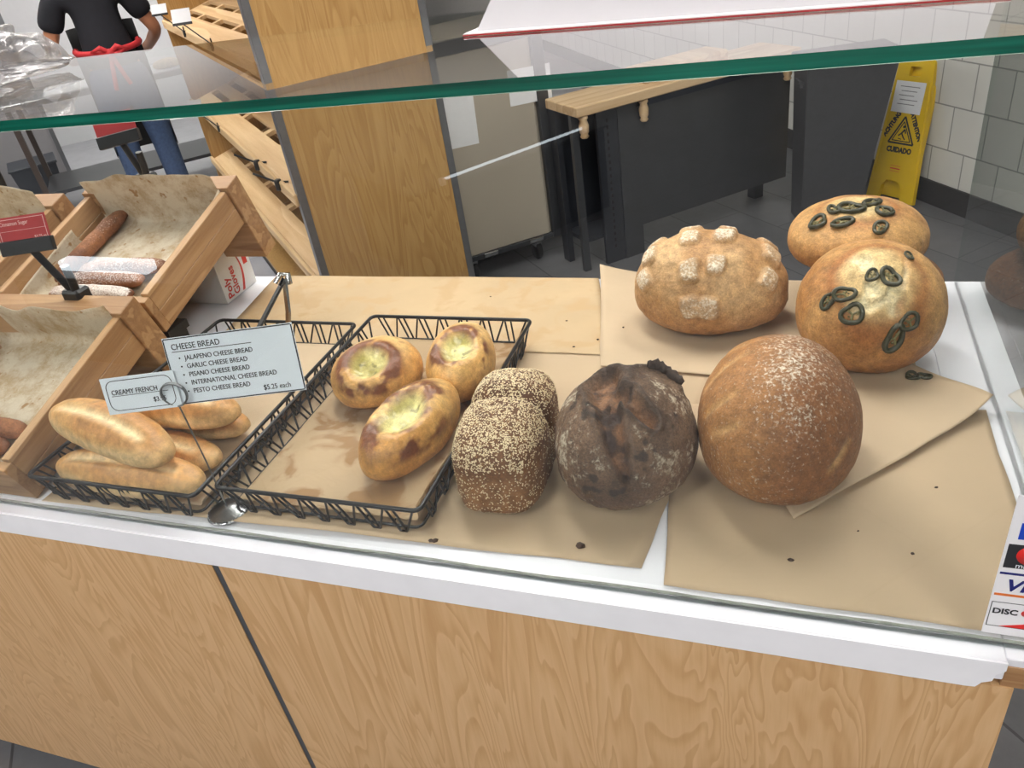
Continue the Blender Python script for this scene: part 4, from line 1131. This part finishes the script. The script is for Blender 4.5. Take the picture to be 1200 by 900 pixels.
rect(.002, PW - .002, .0885, .0915, MNAV, 'navy_bar'); rect(.002, PW - .002, .0580, .0612, MORA, 'orange_bar')
ptext('VISA', .0225, MNAV, PC - .002, .0665, off=.0006, sh=.22)
m = MB()
for x0, x1, y0, y1 in ((.002, PW - .002, .012, .0127), (.002, PW - .002, .0478, .0485), (.002, .0027, .012, .0485), (PW - .0027, PW - .002, .012, .0485)): m.box(x0, x1, y0, y1, z - .0002, z)
m.build('logo_border', M_INK, ps)
m = MB(); m.prism([(.014, .0128), (PW - .003, .0128), (PW - .003, .028)], z - .0002, z); m.build('red_swoosh', MRED, ps)
ptext('DISC', .0107, M_INK, .0042, .0320, 'LEFT', .0003)
b = MB(); b.lathe([(0, 0), (.0044, 0), (.0044, -.0003)], 24); o = b.build('logo_disc', MRED, ps); o.location = (.0345, .0358, .0011)
ptext('VER', .0107, M_INK, .0396, .0320, 'LEFT', .0003)

# ------------------------------------------------------------------ on the glass shelf
GZ = .6188
ts = thing('table_tent_sign', 'long white tent sign with a red base stripe lying on the glass shelf', 'sign', (-.351, .899, GZ))
ang = math.atan2(-.090, .51)
ts.rotation_euler = (0, 0, ang)
TL = .512
m = MB()
V = [(0, -.002, .003), (0, .085, .003), (TL, -.002, .003), (TL, .085, .003), (.022, .040, .058), (TL - .008, .040, .058), (.062, -.0022, .003)]
m.add(V, [(0, 6, 4), (6, 2, 5, 4), (1, 0, 4), (2, 3, 5), (1, 4, 5, 3), (0, 1, 3, 2, 6)], False); m.build('tent_body', plain('tent_white', lin(206, 204, 209), .35, 0, .01), ts)
MB().box(-.012, TL + .01, -.014, .095, .0005, .0029).build('base_flap', plain('tent_flap', lin(232, 230, 232), .35, 0, .01), ts)
MB().box(-.012, TL + .01, -.0148, -.0140, .0002, .0018).build('red_stripe', M_REDC, ts)
def bag(label, loc, sx, sy, sz, seed, rz=0):
    n = 44
    if n not in CS: CS[n] = cube_sphere(n)
    U, F = CS[n]
    V = shape(U, sx, sy, sz, pb=5, pt=2.2, fb=.2)
    W_ = U + .5 * np.stack([fbm(U * 1.5, 2, seed), fbm(U * 1.5 + 7, 2, seed), fbm(U * 1.5 + 13, 2, seed)], 1)
    ridge = 1 - np.abs(fbm(W_ * np.array([1.2, 1.6, 2.6]), 3, seed)) * 3.0
    V = V * (.85 + .16 * ridge[:, None] + .35 * fbm(U * 1.1, 2, seed + 5)[:, None])
    V[:, 2] -= V[:, 2].min()
    o = raw('plastic_bag', V, F, M_FILM, None, True); o.location = loc; o.rotation_euler = (0, 0, rz)
    tag(o, label, 'plastic bag', 'clear bags on the glass shelf')
bag('crumpled clear plastic bag at the outer edge of the pile on the glass shelf', (-1.12, .885, GZ), .115, .10, .085, 3)
bag('tall crumpled clear plastic bag at the back of the pile', (-1.33, .955, GZ), .125, .095, .14, 7, .5)
bag('flat crumpled clear plastic bag lying at the front of the pile', (-1.12, .765, GZ), .16, .075, .045, 12, .2)

# ------------------------------------------------------------------ bread rack behind the counter
A2 = Vector((-.72, .694, 0)).normalized(); B2 = Vector((A2.y, -A2.x, 0))       # A2 along the shelves, B2 into the rack
rk = thing('bread_rack', 'tall maple bread rack with slotted tilted shelves and grey metal corners', 'rack', (-1.66, 2.27, FZ), (0, 0, math.atan2(B2.y, B2.x)))
RL, RD, RH = 2.62, .60, 1.82
MB().box(.0, RD, -.02, 0, .08, RH).build('end_panel', M_LAM2, rk)
m = MB(); m.box(-.003, .024, -.0225, -.0202, .08, RH); m.box(-.003, -.0002, -.0225, .022, .08, RH); m.build('corner_trim', M_GREYMETAL, rk)
m = MB(); m.box(RD - .024, RD + .003, -.0225, -.0202, .08, RH); m.box(RD + .0002, RD + .003, -.0225, .02, .08, RH); m.build('corner_trim', M_GREYMETAL, rk)
MB().box(.0, RD, RL, RL + .02, .08, RH).build('far_panel', M_LAM2, rk)
MB().box(RD - .02, RD - .001, .001, RL - .001, .08, RH).build('back_panel', M_LAM2, rk)
MB().box(.03, RD - .03, .002, RL - .002, 0, .08).build('plinth', M_DARKBASE, rk)
MB().box(0, RD, -.02, RL + .02, RH, RH + .02).build('top_panel', M_LAM2, rk)
MB().box(.02, RD - .02, .001, RL - .001, .08, .10).build('bottom_panel', M_LAM2, rk)
for zr in (1.31, .862, .503):
    til = R(15)
    m = MB(); T_ = Matrix.Translation((0.004, 0, zr - .012)) @ Matrix.Rotation(-til, 4, 'Y')
    rows = [(.0, .12), (.165, .235), (.28, .35), (.395, .575)]
    for d0, d1 in rows: m.box(d0, d1, .003, RL - .003, -.009, .009, 0, T_)
    for (g0, g1) in ((.12, .165), (.235, .28), (.35, .395)):
        for k in range(6): m.box(g0, g1, .003 + k * .5115, .003 + k * .5115 + .055, -.009, .009, 0, T_)
    m.build('slotted_shelf', M_MAPLE, rk)
    MB().box(-.014, .004, .003, RL - .003, zr - .028, zr + .016, .003).build('shelf_lip', M_MAPLE, rk)
rmat = Matrix.Translation((-1.66, 2.27, FZ)) @ Matrix.Rotation(math.atan2(B2.y, B2.x), 4, 'Z')
for i, (s, zr, l2, hc, lab) in enumerate(((.80, 1.31, .14, .055, 'tag clip with a white card on the upper rack shelf near its metal corner'), (1.62, 1.31, -.2, .045, 'tag clip far along the upper rack shelf'),
                                   (1.55, .862, -.14, .05, 'tag clip with a blue white card far along the middle rack shelf'), (.62, .862, .0, .0, 'empty tag clip midway on the middle rack shelf'), (.24, .862, .0, .0, 'empty tag clip on the middle rack shelf beside the metal corner'))):
    p = rmat @ Vector((-.016, s, zr + .012)); q = rmat @ Vector((-.09, s + (.10 if hc else .03), zr + (.10 if hc else .06)))
    if hc:
        sign_clip('tag_clip', lab, p, q, .085, hc, (-A2 * .6 + B2 * .8), M_PAPERW, mini=True)
    else:
        t = thing('tag_clip', lab, 'sign holder', p); d = q - p
        MB().box(-.01, .01, -.012, .012, -.03, .012, .003).build('clamp', M_BLACKP, t)
        MB().tube([(0, 0, 0), d * .6, d], .004, 6).build('arm', M_BLACKP, t); MB().tube([(0, 0, .0), -d * .5 + Vector((0, 0, .02))], .005, 6).build('clamp_lever', M_BLACKP, t)

# ------------------------------------------------------------------ kitchen equipment
# beige holding cabinet on casters
cbr = Vector((-1.137, 3.693, 0)); cbd = (Vector((-1.137, 3.693, 0)) - Vector((-1.503, 3.364, 0))).normalized()   # along its front, towards +x
hc = thing('holding_cabinet', 'beige wheeled holding cabinet standing between bread rack and worktable', 'cabinet', tuple(Vector((cbr.x, cbr.y, FZ))), (0, 0, math.atan2(cbd.y, cbd.x)))
HW, HD, HH = .60, .6, 1.16
MB().box(-HW, -.002, .02, HD, .12, HH, .004).build('body', M_BEIGE, hc)
MB().box(-HW + .02, -.075, -.004, .0195, .15, HH - .06, .004).build('door', M_BEIGE, hc)
MB().box(-.06, -.0, -.012, .0195, .12, HH, .004).build('frame_post', M_DGREY, hc)
MB().box(-HW, -.06, -.008, .0195, .12, .149, .003).build('bottom_rail', M_DGREY, hc)
MB().box(-HW, -.06, -.008, .0195, HH - .058, HH, .003).build('top_rail', M_DGREY, hc)
for x in (-.16, -.42): MB().box(x - .04, x + .04, -.022, -.0085, .128, .150, .003).build('latch_bracket', M_CHROME, hc)
for x in (-HW + .1, -.13):
    for y in (.07, HD - .07):
        m = MB(); m.box(x - .018, x + .018, y - .03, y + .03, .075, .12); m.build('caster_fork', M_STEELD, hc)
        m = MB(); prof = [(.0, -.016), (.045, -.016), (.05, -.01), (.05, .01), (.045, .016), (0, .016)]
        mm = MB(); mm.lathe(prof, 24); Q = Matrix.Translation((x, y, .05)) @ Matrix.Rotation(R(90), 4, 'Y'); mm.V = [tuple(Q @ Vector(v)) for v in mm.V]
        mm.build('caster_wheel', M_BLACKP, hc)
hmat = Matrix.Translation((cbr.x, cbr.y, FZ)) @ Matrix.Rotation(math.atan2(cbd.y, cbd.x), 4, 'Z')
for (x, z_, w, h, lab) in ((-.585, .70, .2, .26, 'white notice sheet taped on the cabinet door beside the bread rack'), (-.20, .82, .22, .16, 'white notice sheet taped on the cabinet door beside its frame post')):
    o = MB().box(0, w, -.0015, 0, 0, h).build('notice_sheet', M_PAPERW); o.matrix_world = hmat @ Matrix.Translation((x, -.0045, z_)) @ Matrix.Rotation(R(2), 4, 'Y'); tag(o, lab, 'paper')

# worktable with butcher block top on dark uprights
e1 = Vector((.67, .742, 0)).normalized()
tb = thing('work_table', 'narrow butcher block worktable on dark slotted steel uprights', 'table', (-.935, 3.442, FZ), (0, 0, R(44)))
TW, TLn, TZ = .30, 1.30, .82
MB().box(0, TLn, 0, TW, TZ - .045, TZ, .004).build('butcher_block_top', wood('butcher_block_long', lin(206, 176, 136), lin(186, 152, 112), lin(220, 194, 156), 'x', 2.0, 5.0, .5, .06, .2), tb)
for x in (.045, .372, 1.24):
    mm = MB(); mm.lathe([(.0, 0), (.019, 0), (.023, -.012), (.0165, -.022), (.0235, -.045), (.0215, -.075), (.0155, -.085), (.021, -.094), (.014, -.103), (0, -.105)], 20, (x, .026, TZ - .0455)); mm.build('turned_foot', M_BLOCK, tb)
MB().box(.40, TLn - .02, .046, .060, TZ - .085, TZ - .047).build('front_rail', M_NAVY, tb)
def upright(x0, x1, y0, y1, slots=False, mat=M_DGREY2):
    MB().box(x0, x1, y0, y1, 0, TZ - .046).build('upright', mat, tb)
    if slots:
        m = MB()
        for k in range(20): m.box(x0 + .05, x0 + .06, y0 - .0012, y0 + .001, .08 + k * .033, .096 + k * .033)
        m.build('slot_holes', plain('slot_black', lin(10, 11, 13), .8), tb)
upright(.13, .24, .055, .075, True)
upright(.242, .352, .05, .075, False, M_DGREY)
upright(.0, .03, .22, .28)
upright(.0, .035, .06, .085, False, M_DGREY)
upright(1.22, 1.28, .22, .28)
MB().box(.03, 1.22, .08, .265, .14, .16).build('lower_shelf', M_DGREY2, tb)
MB().box(.353, 1.29, .058, .075, .15, TZ - .086).build('front_panel', M_DGREY, tb)  # panel put in for a dark area; lower edge traces a glass reflection
MB().box(.03, 1.22, .266, .276, .16, TZ - .047).build('rear_panel', M_DGREY2, tb)
br_ = tag(MB().box(0, .50, 0, .18, 0, .06, .012).build('dough_board', M_BLOCK), 'thick pale wooden dough board lying on the worktable', 'board')
br_.matrix_world = Matrix.Translation((-.935, 3.442, FZ)) @ Matrix.Rotation(R(44), 4, 'Z') @ Matrix.Translation((.42, .08, TZ + .0008))

# slim dark bin beside the floor sign
bn = thing('slim_bin', 'tall slim charcoal waste bin beside the yellow floor sign', 'bin', (.175, 4.09, FZ), (0, 0, R(16)))
def taper(m, x0, x1, y0, y1, z0, z1, q):
    V = [(x0 + q, y0 + q, z0), (x1 - q, y0 + q, z0), (x1 - q, y1 - q, z0), (x0 + q, y1 - q, z0), (x0, y0, z1), (x1, y0, z1), (x1, y1, z1), (x0, y1, z1)]
    m.add(V, [(3, 2, 1, 0), (4, 5, 6, 7), (0, 1, 5, 4), (1, 2, 6, 5), (2, 3, 7, 6), (3, 0, 4, 7)], False); return m
bm_ = MB(); bm_.add([(-.137, 0, 0), (.145, 0, 0), (.145, .19, 0), (-.137, .19, 0), (-.155, -.02, .79), (.262, -.02, .79), (.262, .21, .79), (-.155, .21, .79)], [(3, 2, 1, 0), (4, 5, 6, 7), (0, 1, 5, 4), (1, 2, 6, 5), (2, 3, 7, 6), (3, 0, 4, 7)], False); bm_.build('tub', plain('charcoal_plastic', lin(64, 65, 69), .45, 0, .06), bn)
m = MB(); m.box(-.168, .275, -.033, .223, .79, .82, .006); m.build('lid_rim', plain('charcoal_plastic_rim', lin(58, 59, 63), .45, 0, .05), bn)
for q in (-.158, .252): MB().box(q - .008, q + .008, .05, .15, .68, .71, .003).build('grab_handle', MATS['charcoal_plastic_rim'], bn)

# yellow folding floor sign leaning on the tiles
fw = Vector((.689, -.7245, 0)); fn_ = Vector((.7245, .689, 0))
LEAN = R(10)
fup = fn_ * math.sin(LEAN) + Vector((0, 0, math.cos(LEAN)))
fm = frame((.375, 4.473, FZ + .001), fw, fup) @ Matrix.Rotation(R(2.5), 4, 'Z')
fs = thing('wet_floor_sign', 'yellow wet floor warning sign leaning on the white tiled wall', 'sign', tuple(fm.translation), fm.to_euler())
SW, SH = .297, .70
def edge_x(y, s): return SW / 2 + s * (SW / 2 - .045 * (y / SH))
m = MB()
out_l = [(edge_x(y, -1), y) for y in np.linspace(0, SH - .02, 8)]; out_r = [(edge_x(y, 1), y) for y in np.linspace(0, SH - .02, 8)]
# panel made of horizontal bands leaving the foot arch and the hand hole open
def band(y0, y1, xa0, xb0, xa1, xb1, t=.022):
    V = [(xa0, y0, -t), (xb0, y0, -t), (xb1, y1, -t), (xa1, y1, -t), (xa0, y0, 0), (xb0, y0, 0), (xb1, y1, 0), (xa1, y1, 0)]
    m.add(V, [(3, 2, 1, 0), (4, 5, 6, 7), (0, 1, 5, 4), (1, 2, 6, 5), (2, 3, 7, 6), (3, 0, 4, 7)], False)
def ex(y): return edge_x(y, -1), edge_x(y, 1)
fa, fb = .075, .215
band(0, .07, ex(0)[0], fa, ex(.07)[0], fa + .01); band(0, .07, fb, ex(0)[1], fb - .01, ex(.07)[1])
band(.07, .10, ex(.07)[0], fa + .01, ex(.1)[0], fa + .035); band(.07, .10, fb - .01, ex(.07)[1], fb - .035, ex(.1)[1])
band(.10, .615, *ex(.10), *ex(.615))
band(.615, .66, ex(.615)[0], .115, ex(.66)[0], .118); band(.615, .66, .182, ex(.615)[1], .179, ex(.66)[1])
band(.66, .685, *ex(.66), *ex(.685)); band(.685, .70, *ex(.685), ex(.70)[0] + .012, ex(.70)[1] - .012)
m.build('front_panel', M_YELLOW, fs)
m = MB()
for s in (-1, 1):
    V = []
    for y in (.11, .60):
        x = edge_x(y, s); V += [(x - s * .018, y, .0), (x - s * .004, y, .0), (x - s * .007, y, .006), (x - s * .015, y, .006)]
    m.add(V, [(0, 1, 2, 3), (7, 6, 5, 4), (0, 4, 5, 1), (1, 5, 6, 2), (2, 6, 7, 3), (3, 7, 4, 0)], False)
m.build('raised_border', M_YELLOW, fs)
MB().box(.03, SW - .03, .012, .68, -.045, -.026, .004).build('rear_panel', M_YELLOW, fs)
cxm = SW / 2
def tri(r, y, w):
    p = [(cxm + r * math.cos(R(90 + 120 * k)) , y + r * math.sin(R(90 + 120 * k))) for k in range(3)]
    bars(fs, [(p[k][0], p[k][1], p[(k + 1) % 3][0], p[(k + 1) % 3][1], w) for k in range(3)], name='warning_triangle', z=.0008)
tri(.088, .335, .009); tri(.064, .335, .005)
bars(fs, [(cxm - .004, .342, cxm + .012, .362, .009), (cxm + .012, .362, cxm + .020, .342, .007), (cxm - .004, .342, cxm - .022, .328, .007), (cxm - .004, .342, cxm + .012, .320, .007), (cxm + .012, .320, cxm + .022, .312, .006), (cxm - .02, .315, cxm + .0, .312, .004)], name='slipping_figure', z=.0008)
b = MB(); b.lathe([(0, .0008), (.007, .0008), (.007, 0)], 14, (cxm + .004, .374, 0)); b.build('slipping_figure', M_INK, fs)
text_mesh('warning_text', 'CUIDADO', .036, M_INK, fs, Matrix.Translation((cxm, .246, .0008)), 'CENTER', .0003, sx=.9, offset=.0022)
text_mesh('warning_text', 'ACHTUNG', .033, M_INK, fs, Matrix.Translation((cxm - .064, .375, .0008)) @ Matrix.Rotation(R(60), 4, 'Z'), 'CENTER', .0003, sx=.86, offset=.0022)
text_mesh('warning_text', 'ATTENTION', .031, M_INK, fs, Matrix.Translation((cxm + .064, .375, .0008)) @ Matrix.Rotation(R(-60), 4, 'Z'), 'CENTER', .0003, sx=.84, offset=.0022)
bars(fs, [(cxm - .03, .150, cxm + .03, .150, .002), (cxm - .03, .178, cxm + .03, .178, .002), (cxm - .03, .164, cxm + .03, .164, .006)], M_REDINK, .0008, 'maker_mark')
nt_ = MB().box(0, .175, 0, .150, .0002, .0012).build('taped_notice', M_PAPERW); nt_.matrix_world = fm @ Matrix.Translation((.052, .442, .0015)) @ Matrix.Rotation(R(-1), 4, 'Z')
tag(nt_, 'creased white notice taped across the yellow floor sign', 'paper')
bars(nt_, [(.03 + .01 * (i % 2), .125 - i * .021, .145 - .012 * (i % 3), .125 - i * .021, .0035) for i in range(5)], plain('faded_ink', lin(120, 122, 128), .6), .0018, 'printed_line')

# glow bar added on the tiled wall for a bright band in the glass shelf
bt = thing('added_glow_bar', 'long glow bar added on the white tiled wall for the shelf reflection', 'added light')
bt.matrix_world = wr.matrix_world.copy()
MB().box(-3.4, .45, -.10, -.0005, 1.42, 1.52, .006).build('housing', M_CEIL, bt)
MB().box(-3.38, .43, -.115, -.1005, 1.44, 1.50).build('diffuser', emitter('added_bar_glow', (.94, .97, 1, 1), 2.2), bt)

# ------------------------------------------------------------------ far work area
# grey partition with a metal edge
rdir = Vector((-.7625, .647, 0)); rper = Vector((-.647, -.7625, 0))
pb = rdir * 8.6
o = struct(MB().box(0, 1.5, -.06, .06, FZ, CZ).build('trim_1', plain('grey_partition', lin(150, 147, 150), .6, 0, .02)))
o.matrix_world = Matrix(((rper.x, rdir.x, 0, pb.x), (rper.y, rdir.y, 0, pb.y), (0, 0, 1, 0), (0, 0, 0, 1)))
o2 = struct(MB().box(-.04, -.001, -.075, .075, FZ, CZ).build('trim_2', M_GREYMETAL)); o2.matrix_world = o.matrix_world.copy()
wp_ = Vector((-.69, .72, 0)) * 10.2
o3 = struct(MB().box(-1.1, 3.4, -.05, .05, FZ, CZ).build('trim_3', plain('white_partition', lin(226, 227, 230), .6, 0, .01)))
wx = Vector((.72, .69, 0)); o3.matrix_world = Matrix(((wx.x, -.69, 0, wp_.x), (wx.y, .72, 0, wp_.y), (0, 0, 1, 0), (0, 0, 0, 1)))
# storage tubs on the floor in front of it
for q, (dx, w, colr, lab) in enumerate(((.05, .36, lin(52, 56, 64), 'dark open storage tub on the floor near the grey partition'), (.50, .34, lin(52, 84, 130), 'blue storage tub on the floor near the grey partition'))):
    p = rdir * 8.0 + rper * dx
    t = thing('storage_tub', lab, 'tub', (p.x, p.y, FZ), (0, 0, math.atan2(rper.y, rper.x)))
    mt = plain('tub_plastic_%d' % q, colr, .45)
    m = MB(); taper(m, 0, w, -.2, .2, 0, .28, .03); m.build('tub_body', mt, t)
    MB().box(-.012, w + .012, -.212, .212, .28, .30, .004).build('rim', mt, t)

# worktable the person stands at
pp = Vector((-4.44, 4.5, FZ)); aw = Vector((-.70, .714, 0)); pr = Vector((.714, .70, 0))
wt = thing('prep_table', 'dark steel prep table with white paper on top, in front of the person', 'table', tuple(pp + aw * .78), (0, 0, math.atan2(pr.y, pr.x)))
MB().box(-.85, .60, -.35, .40, .86, .90, .004).build('table_top', M_STEELD, wt)
for x in (-.82, .54):
    for y in (-.32, .34): MB().box(x, x + .04, y, y + .04, 0, .86).build('leg', plain('brown_steel', lin(70, 58, 52), .5, .2), wt)
MB().box(-.80, .56, -.30, .36, .22, .245).build('lower_shelf', M_DGREY, wt)
wtm = Matrix.Translation(pp + aw * .78) @ Matrix.Rotation(math.atan2(pr.y, pr.x), 4, 'Z')
o = MB().box(-.55, .50, -.30, .25, .901, .9025).build('white_paper', M_PAPERW); o.matrix_world = wtm; tag(o, 'wide sheet of white paper lying on the dark prep table', 'paper')
def f_dough(U, V):
    P = V * 30
    return .004 * fbm(P * .4, 3, 3), np.tile(C3(226, 206, 176), (len(V), 1)), np.zeros(len(V)) + .1
dg_, _ = bread('dough_piece', .11, .07, .07, (0, 0, 0), f_dough, MC, 24)
dg_.matrix_world = wtm @ Matrix.Translation((.36, -.16, .904)); tag(dg_, 'pale dough piece on the white paper beside the person', 'dough')

# ---- the person
def skin(name, nodes, edges, mat, parent, root=0, sub=2):
    me = bpy.data.meshes.new(name)
    keys = list(nodes)
    me.from_pydata([nodes[k][0] for k in keys], [(keys.index(a), keys.index(b)) for a, b in edges], [])
    o = bpy.data.objects.new(name, me); COL.objects.link(o); o.parent = parent; me.materials.append(mat)
    md = o.modifiers.new('skin', 'SKIN'); md.use_smooth_shade = True
    if not me.skin_vertices: me.attributes.new('skin', 'FLOAT', 'POINT')
    sv = me.skin_vertices[0].data
    for i, k in enumerate(keys):
        r = nodes[k][1]; sv[i].radius = r if isinstance(r, tuple) else (r, r); sv[i].use_root = (i == root)
    ss = o.modifiers.new('sub', 'SUBSURF'); ss.levels = sub; ss.render_levels = sub
    return o
per = thing('person', 'person seen from behind in black T-shirt, red apron tie and jeans, working at a table', 'person', tuple(pp), (0, 0, R(44.6)))
per.scale = (1.05, 1.05, 1.05)
nd = {'pelvis': ((0, 0, .98), (.15, .11)), 'waist': ((0, .02, 1.12), (.14, .10)), 'chest': ((0, .06, 1.32), (.155, .11)), 'upper': ((0, .09, 1.45), (.10, .08)), 'neck': ((0, .13, 1.54), .055), 'skull': ((0, .19, 1.64), (.078, .09)), 'crown': ((0, .20, 1.73), (.06, .07)), 'nose': ((0, .305, 1.62), .014)}
ed = [('pelvis', 'waist'), ('waist', 'chest'), ('chest', 'upper'), ('upper', 'neck'), ('neck', 'skull'), ('skull', 'crown'), ('skull', 'nose')]
for s, n in ((-1, 'l'), (1, 'r')):
    nd.update({n + 'sh': ((s * .20, .08, 1.42), .062), n + 'el': ((s * .33, .10, 1.16), .046), n + 'wr': ((s * .25, .36, 1.04), .030), n + 'pm': ((s * .235, .43, 1.03), (.036, .018)),
               n + 'hip': ((s * .10, 0, .90), .092), n + 'kn': ((s * .12, .03, .50), .060), n + 'an': ((s * .125, -.02, .09), .040), n + 'to': ((s * .135, .15, .035), .035)})
    ed += [('upper', n + 'sh'), (n + 'sh', n + 'el'), (n + 'el', n + 'wr'), (n + 'wr', n + 'pm'), ('pelvis', n + 'hip'), (n + 'hip', n + 'kn'), (n + 'kn', n + 'an'), (n + 'an', n + 'to')]
    for j, (dx, l) in enumerate(((-.028, .062), (-.010, .074), (.010, .070), (.027, .056))):
        nd[n + 'f%da' % j] = ((s * .235 + dx, .43 + l * .55, 1.028), .0095); nd[n + 'f%db' % j] = ((s * .235 + dx * 1.1, .43 + l * 1.1, 1.008), .008)
        ed += [(n + 'pm', n + 'f%da' % j), (n + 'f%da' % j, n + 'f%db' % j)]
    nd[n + 'ta'] = ((s * .235 - s * .042, .41, 1.02), .0105); nd[n + 'tb'] = ((s * .235 - s * .055, .445, 1.008), .009)
    ed += [(n + 'wr', n + 'ta'), (n + 'ta', n + 'tb')]
skin('body', nd, ed, M_SKIN, per)
sh = {'hem': ((0, 0, .93), (.198, .162)), 'waist': ((0, .02, 1.12), (.168, .132)), 'chest': ((0, .06, 1.32), (.182, .14)), 'upper': ((0, .09, 1.44), (.135, .105)), 'collar': ((0, .12, 1.51), .066)}
se = [('hem', 'waist'), ('waist', 'chest'), ('chest', 'upper'), ('upper', 'collar')]
for s, n in ((-1, 'l'), (1, 'r')):
    sh.update({n + 'sh': ((s * .205, .08, 1.42), .085), n + 'sl': ((s * .30, .092, 1.24), .082)}); se += [('upper', n + 'sh'), (n + 'sh', n + 'sl')]
skin('t_shirt', sh, se, M_SHIRT, per)['label'] = 'black short-sleeved T-shirt'
tr = {'top': ((0, 0, 1.06), (.176, .138)), 'seat': ((0, -.005, .92), (.185, .15))}; te = [('top', 'seat')]
for s, n in ((-1, 'l'), (1, 'r')):
    tr.update({n + 'h': ((s * .105, 0, .84), .112), n + 'k': ((s * .12, .03, .50), .085), n + 'c': ((s * .125, -.015, .10), .075)}); te += [('seat', n + 'h'), (n + 'h', n + 'k'), (n + 'k', n + 'c')]
skin('jeans', tr, te, M_JEANS, per)['label'] = 'blue jeans'
for s in (-1, 1):
    skin('shoe', {'a': ((s * .125, -.05, .045), .046), 'b': ((s * .13, .05, .045), .048), 'c': ((s * .14, .18, .04), .040)}, [('a', 'b'), ('b', 'c')], M_SHOE, per, sub=2)
skin('hair', {'a': ((0, .15, 1.62), (.08, .07)), 'b': ((0, .165, 1.70), (.095, .10)), 'c': ((0, .20, 1.77), (.07, .075))}, [('a', 'b'), ('b', 'c')], M_HAIR, per)
ap = MB(); n_ = 14; V = []; F = []
for j in range(9):
    z_ = .45 + .80 * j / 8
    for i in range(n_ + 1):
        a = R(-10 + 200 * i / n_); V.append((.205 * math.cos(a), (.01 if z_ < 1.1 else .03) + .185 * math.sin(a), z_))
for j in range(8):
    for i in range(n_): F.append((j * (n_ + 1) + i, j * (n_ + 1) + i + 1, (j + 1) * (n_ + 1) + i + 1, (j + 1) * (n_ + 1) + i))
apo = raw('apron', V, F, M_APRONB, per, True); md = apo.modifiers.new('thick', 'SOLIDIFY'); md.thickness = .004
tie = MB(); ring = [(.196 * math.cos(R(a)), .015 + .165 * math.sin(R(a)), 1.12 + .02 * math.sin(R(a))) for a in range(170, 371, 10)]
tie.tube(ring, .020, 8)
tie.tube([(0, -.165, 1.095), (-.05, -.19, 1.135), (-.10, -.185, 1.12), (-.05, -.185, 1.09), (0, -.165, 1.095)], .016, 8); tie.tube([(0, -.165, 1.095), (.05, -.19, 1.13), (.09, -.185, 1.11), (.05, -.185, 1.085), (0, -.165, 1.095)], .016, 8)
tie.ball((0, -.175, 1.095), .026, 10, 8); tie.tube([(0, -.175, 1.095), (-.03, -.19, .96), (-.045, -.185, .88)], .014, 6); tie.tube([(0, -.175, 1.095), (.03, -.19, .97), (.05, -.185, .90)], .014, 6)
tie.build('apron_tie', M_APRON, per)['label'] = 'red apron tie knotted at the back'

# ------------------------------------------------------------------ the customers' side: unseen glowing stands added for reflections in the front glass
cd = (Vector((-1.094, -2.936, 0)) - Vector((-1.64, -2.14, 0))).normalized()
cl = thing('streak_stand', 'unseen dark box added as a cooler with a lit tube along its rim on the shop side', 'prop', (-1.64, -2.14, FZ), (0, 0, math.atan2(cd.y, cd.x)))
cn = -1
MB().box(-.15, 1.12, -.75, -.03, .0, .47, .01).build('body', M_DGREY2, cl)
MB().box(-.17, 1.14, -.77, -.022, .4705, .485, .004).build('rim', M_DGREY, cl)
MB().tube([(0, -.035, .513), (.97, -.035, .513)], .007, 10).build('glow_tube', M_GLOWC, cl)  # tube added to throw a bright streak into the front glass
for x in (.01, .96): MB().box(x - .012, x + .012, -.05, -.02, .4855, .52).build('tube_holder', M_WHITE, cl)
dv = (Vector((-2.63, -1.19, 0)) - Vector((-3.23, -1.23, 0))).normalized()
ds = thing('reflection_stand', 'unseen dark stand added with a glowing panel for a pale patch in the front glass', 'counter', (-3.23, -1.23, FZ), (0, 0, math.atan2(dv.y, dv.x)))
MB().box(-.3, .9, -.5, .1, 0, .45, .006).build('body', M_DGREY2, ds)
MB().box(-.32, .92, -.52, .12, .4505, .475, .004).build('top', M_DGREY, ds)
MB().box(.0, .55, -.02, .05, .4755, .525, .006).build('glow_panel', M_GLOWC, ds)  # glowing panel added for the pale patch mirrored in the front glass

# ------------------------------------------------------------------ world and colour
w = bpy.data.worlds.new('world'); SC.world = w; w.use_nodes = True
w.node_tree.nodes['Background'].inputs['Color'].default_value = (.8, .85, .9, 1); w.node_tree.nodes['Background'].inputs['Strength'].default_value = .3
vs = SC.view_settings
vs.view_transform = 'Standard'; vs.look = 'None'; vs.gamma = 1; vs.use_curve_mapping = False
vs.exposure = 0.95
SC.cycles.use_denoising = True
SC.cycles.max_bounces = 10; SC.cycles.transparent_max_bounces = 24; SC.cycles.diffuse_bounces = 4; SC.cycles.glossy_bounces = 6
SC.cycles.caustics_reflective = False; SC.cycles.caustics_refractive = False
SC.cycles.sample_clamp_indirect = 6
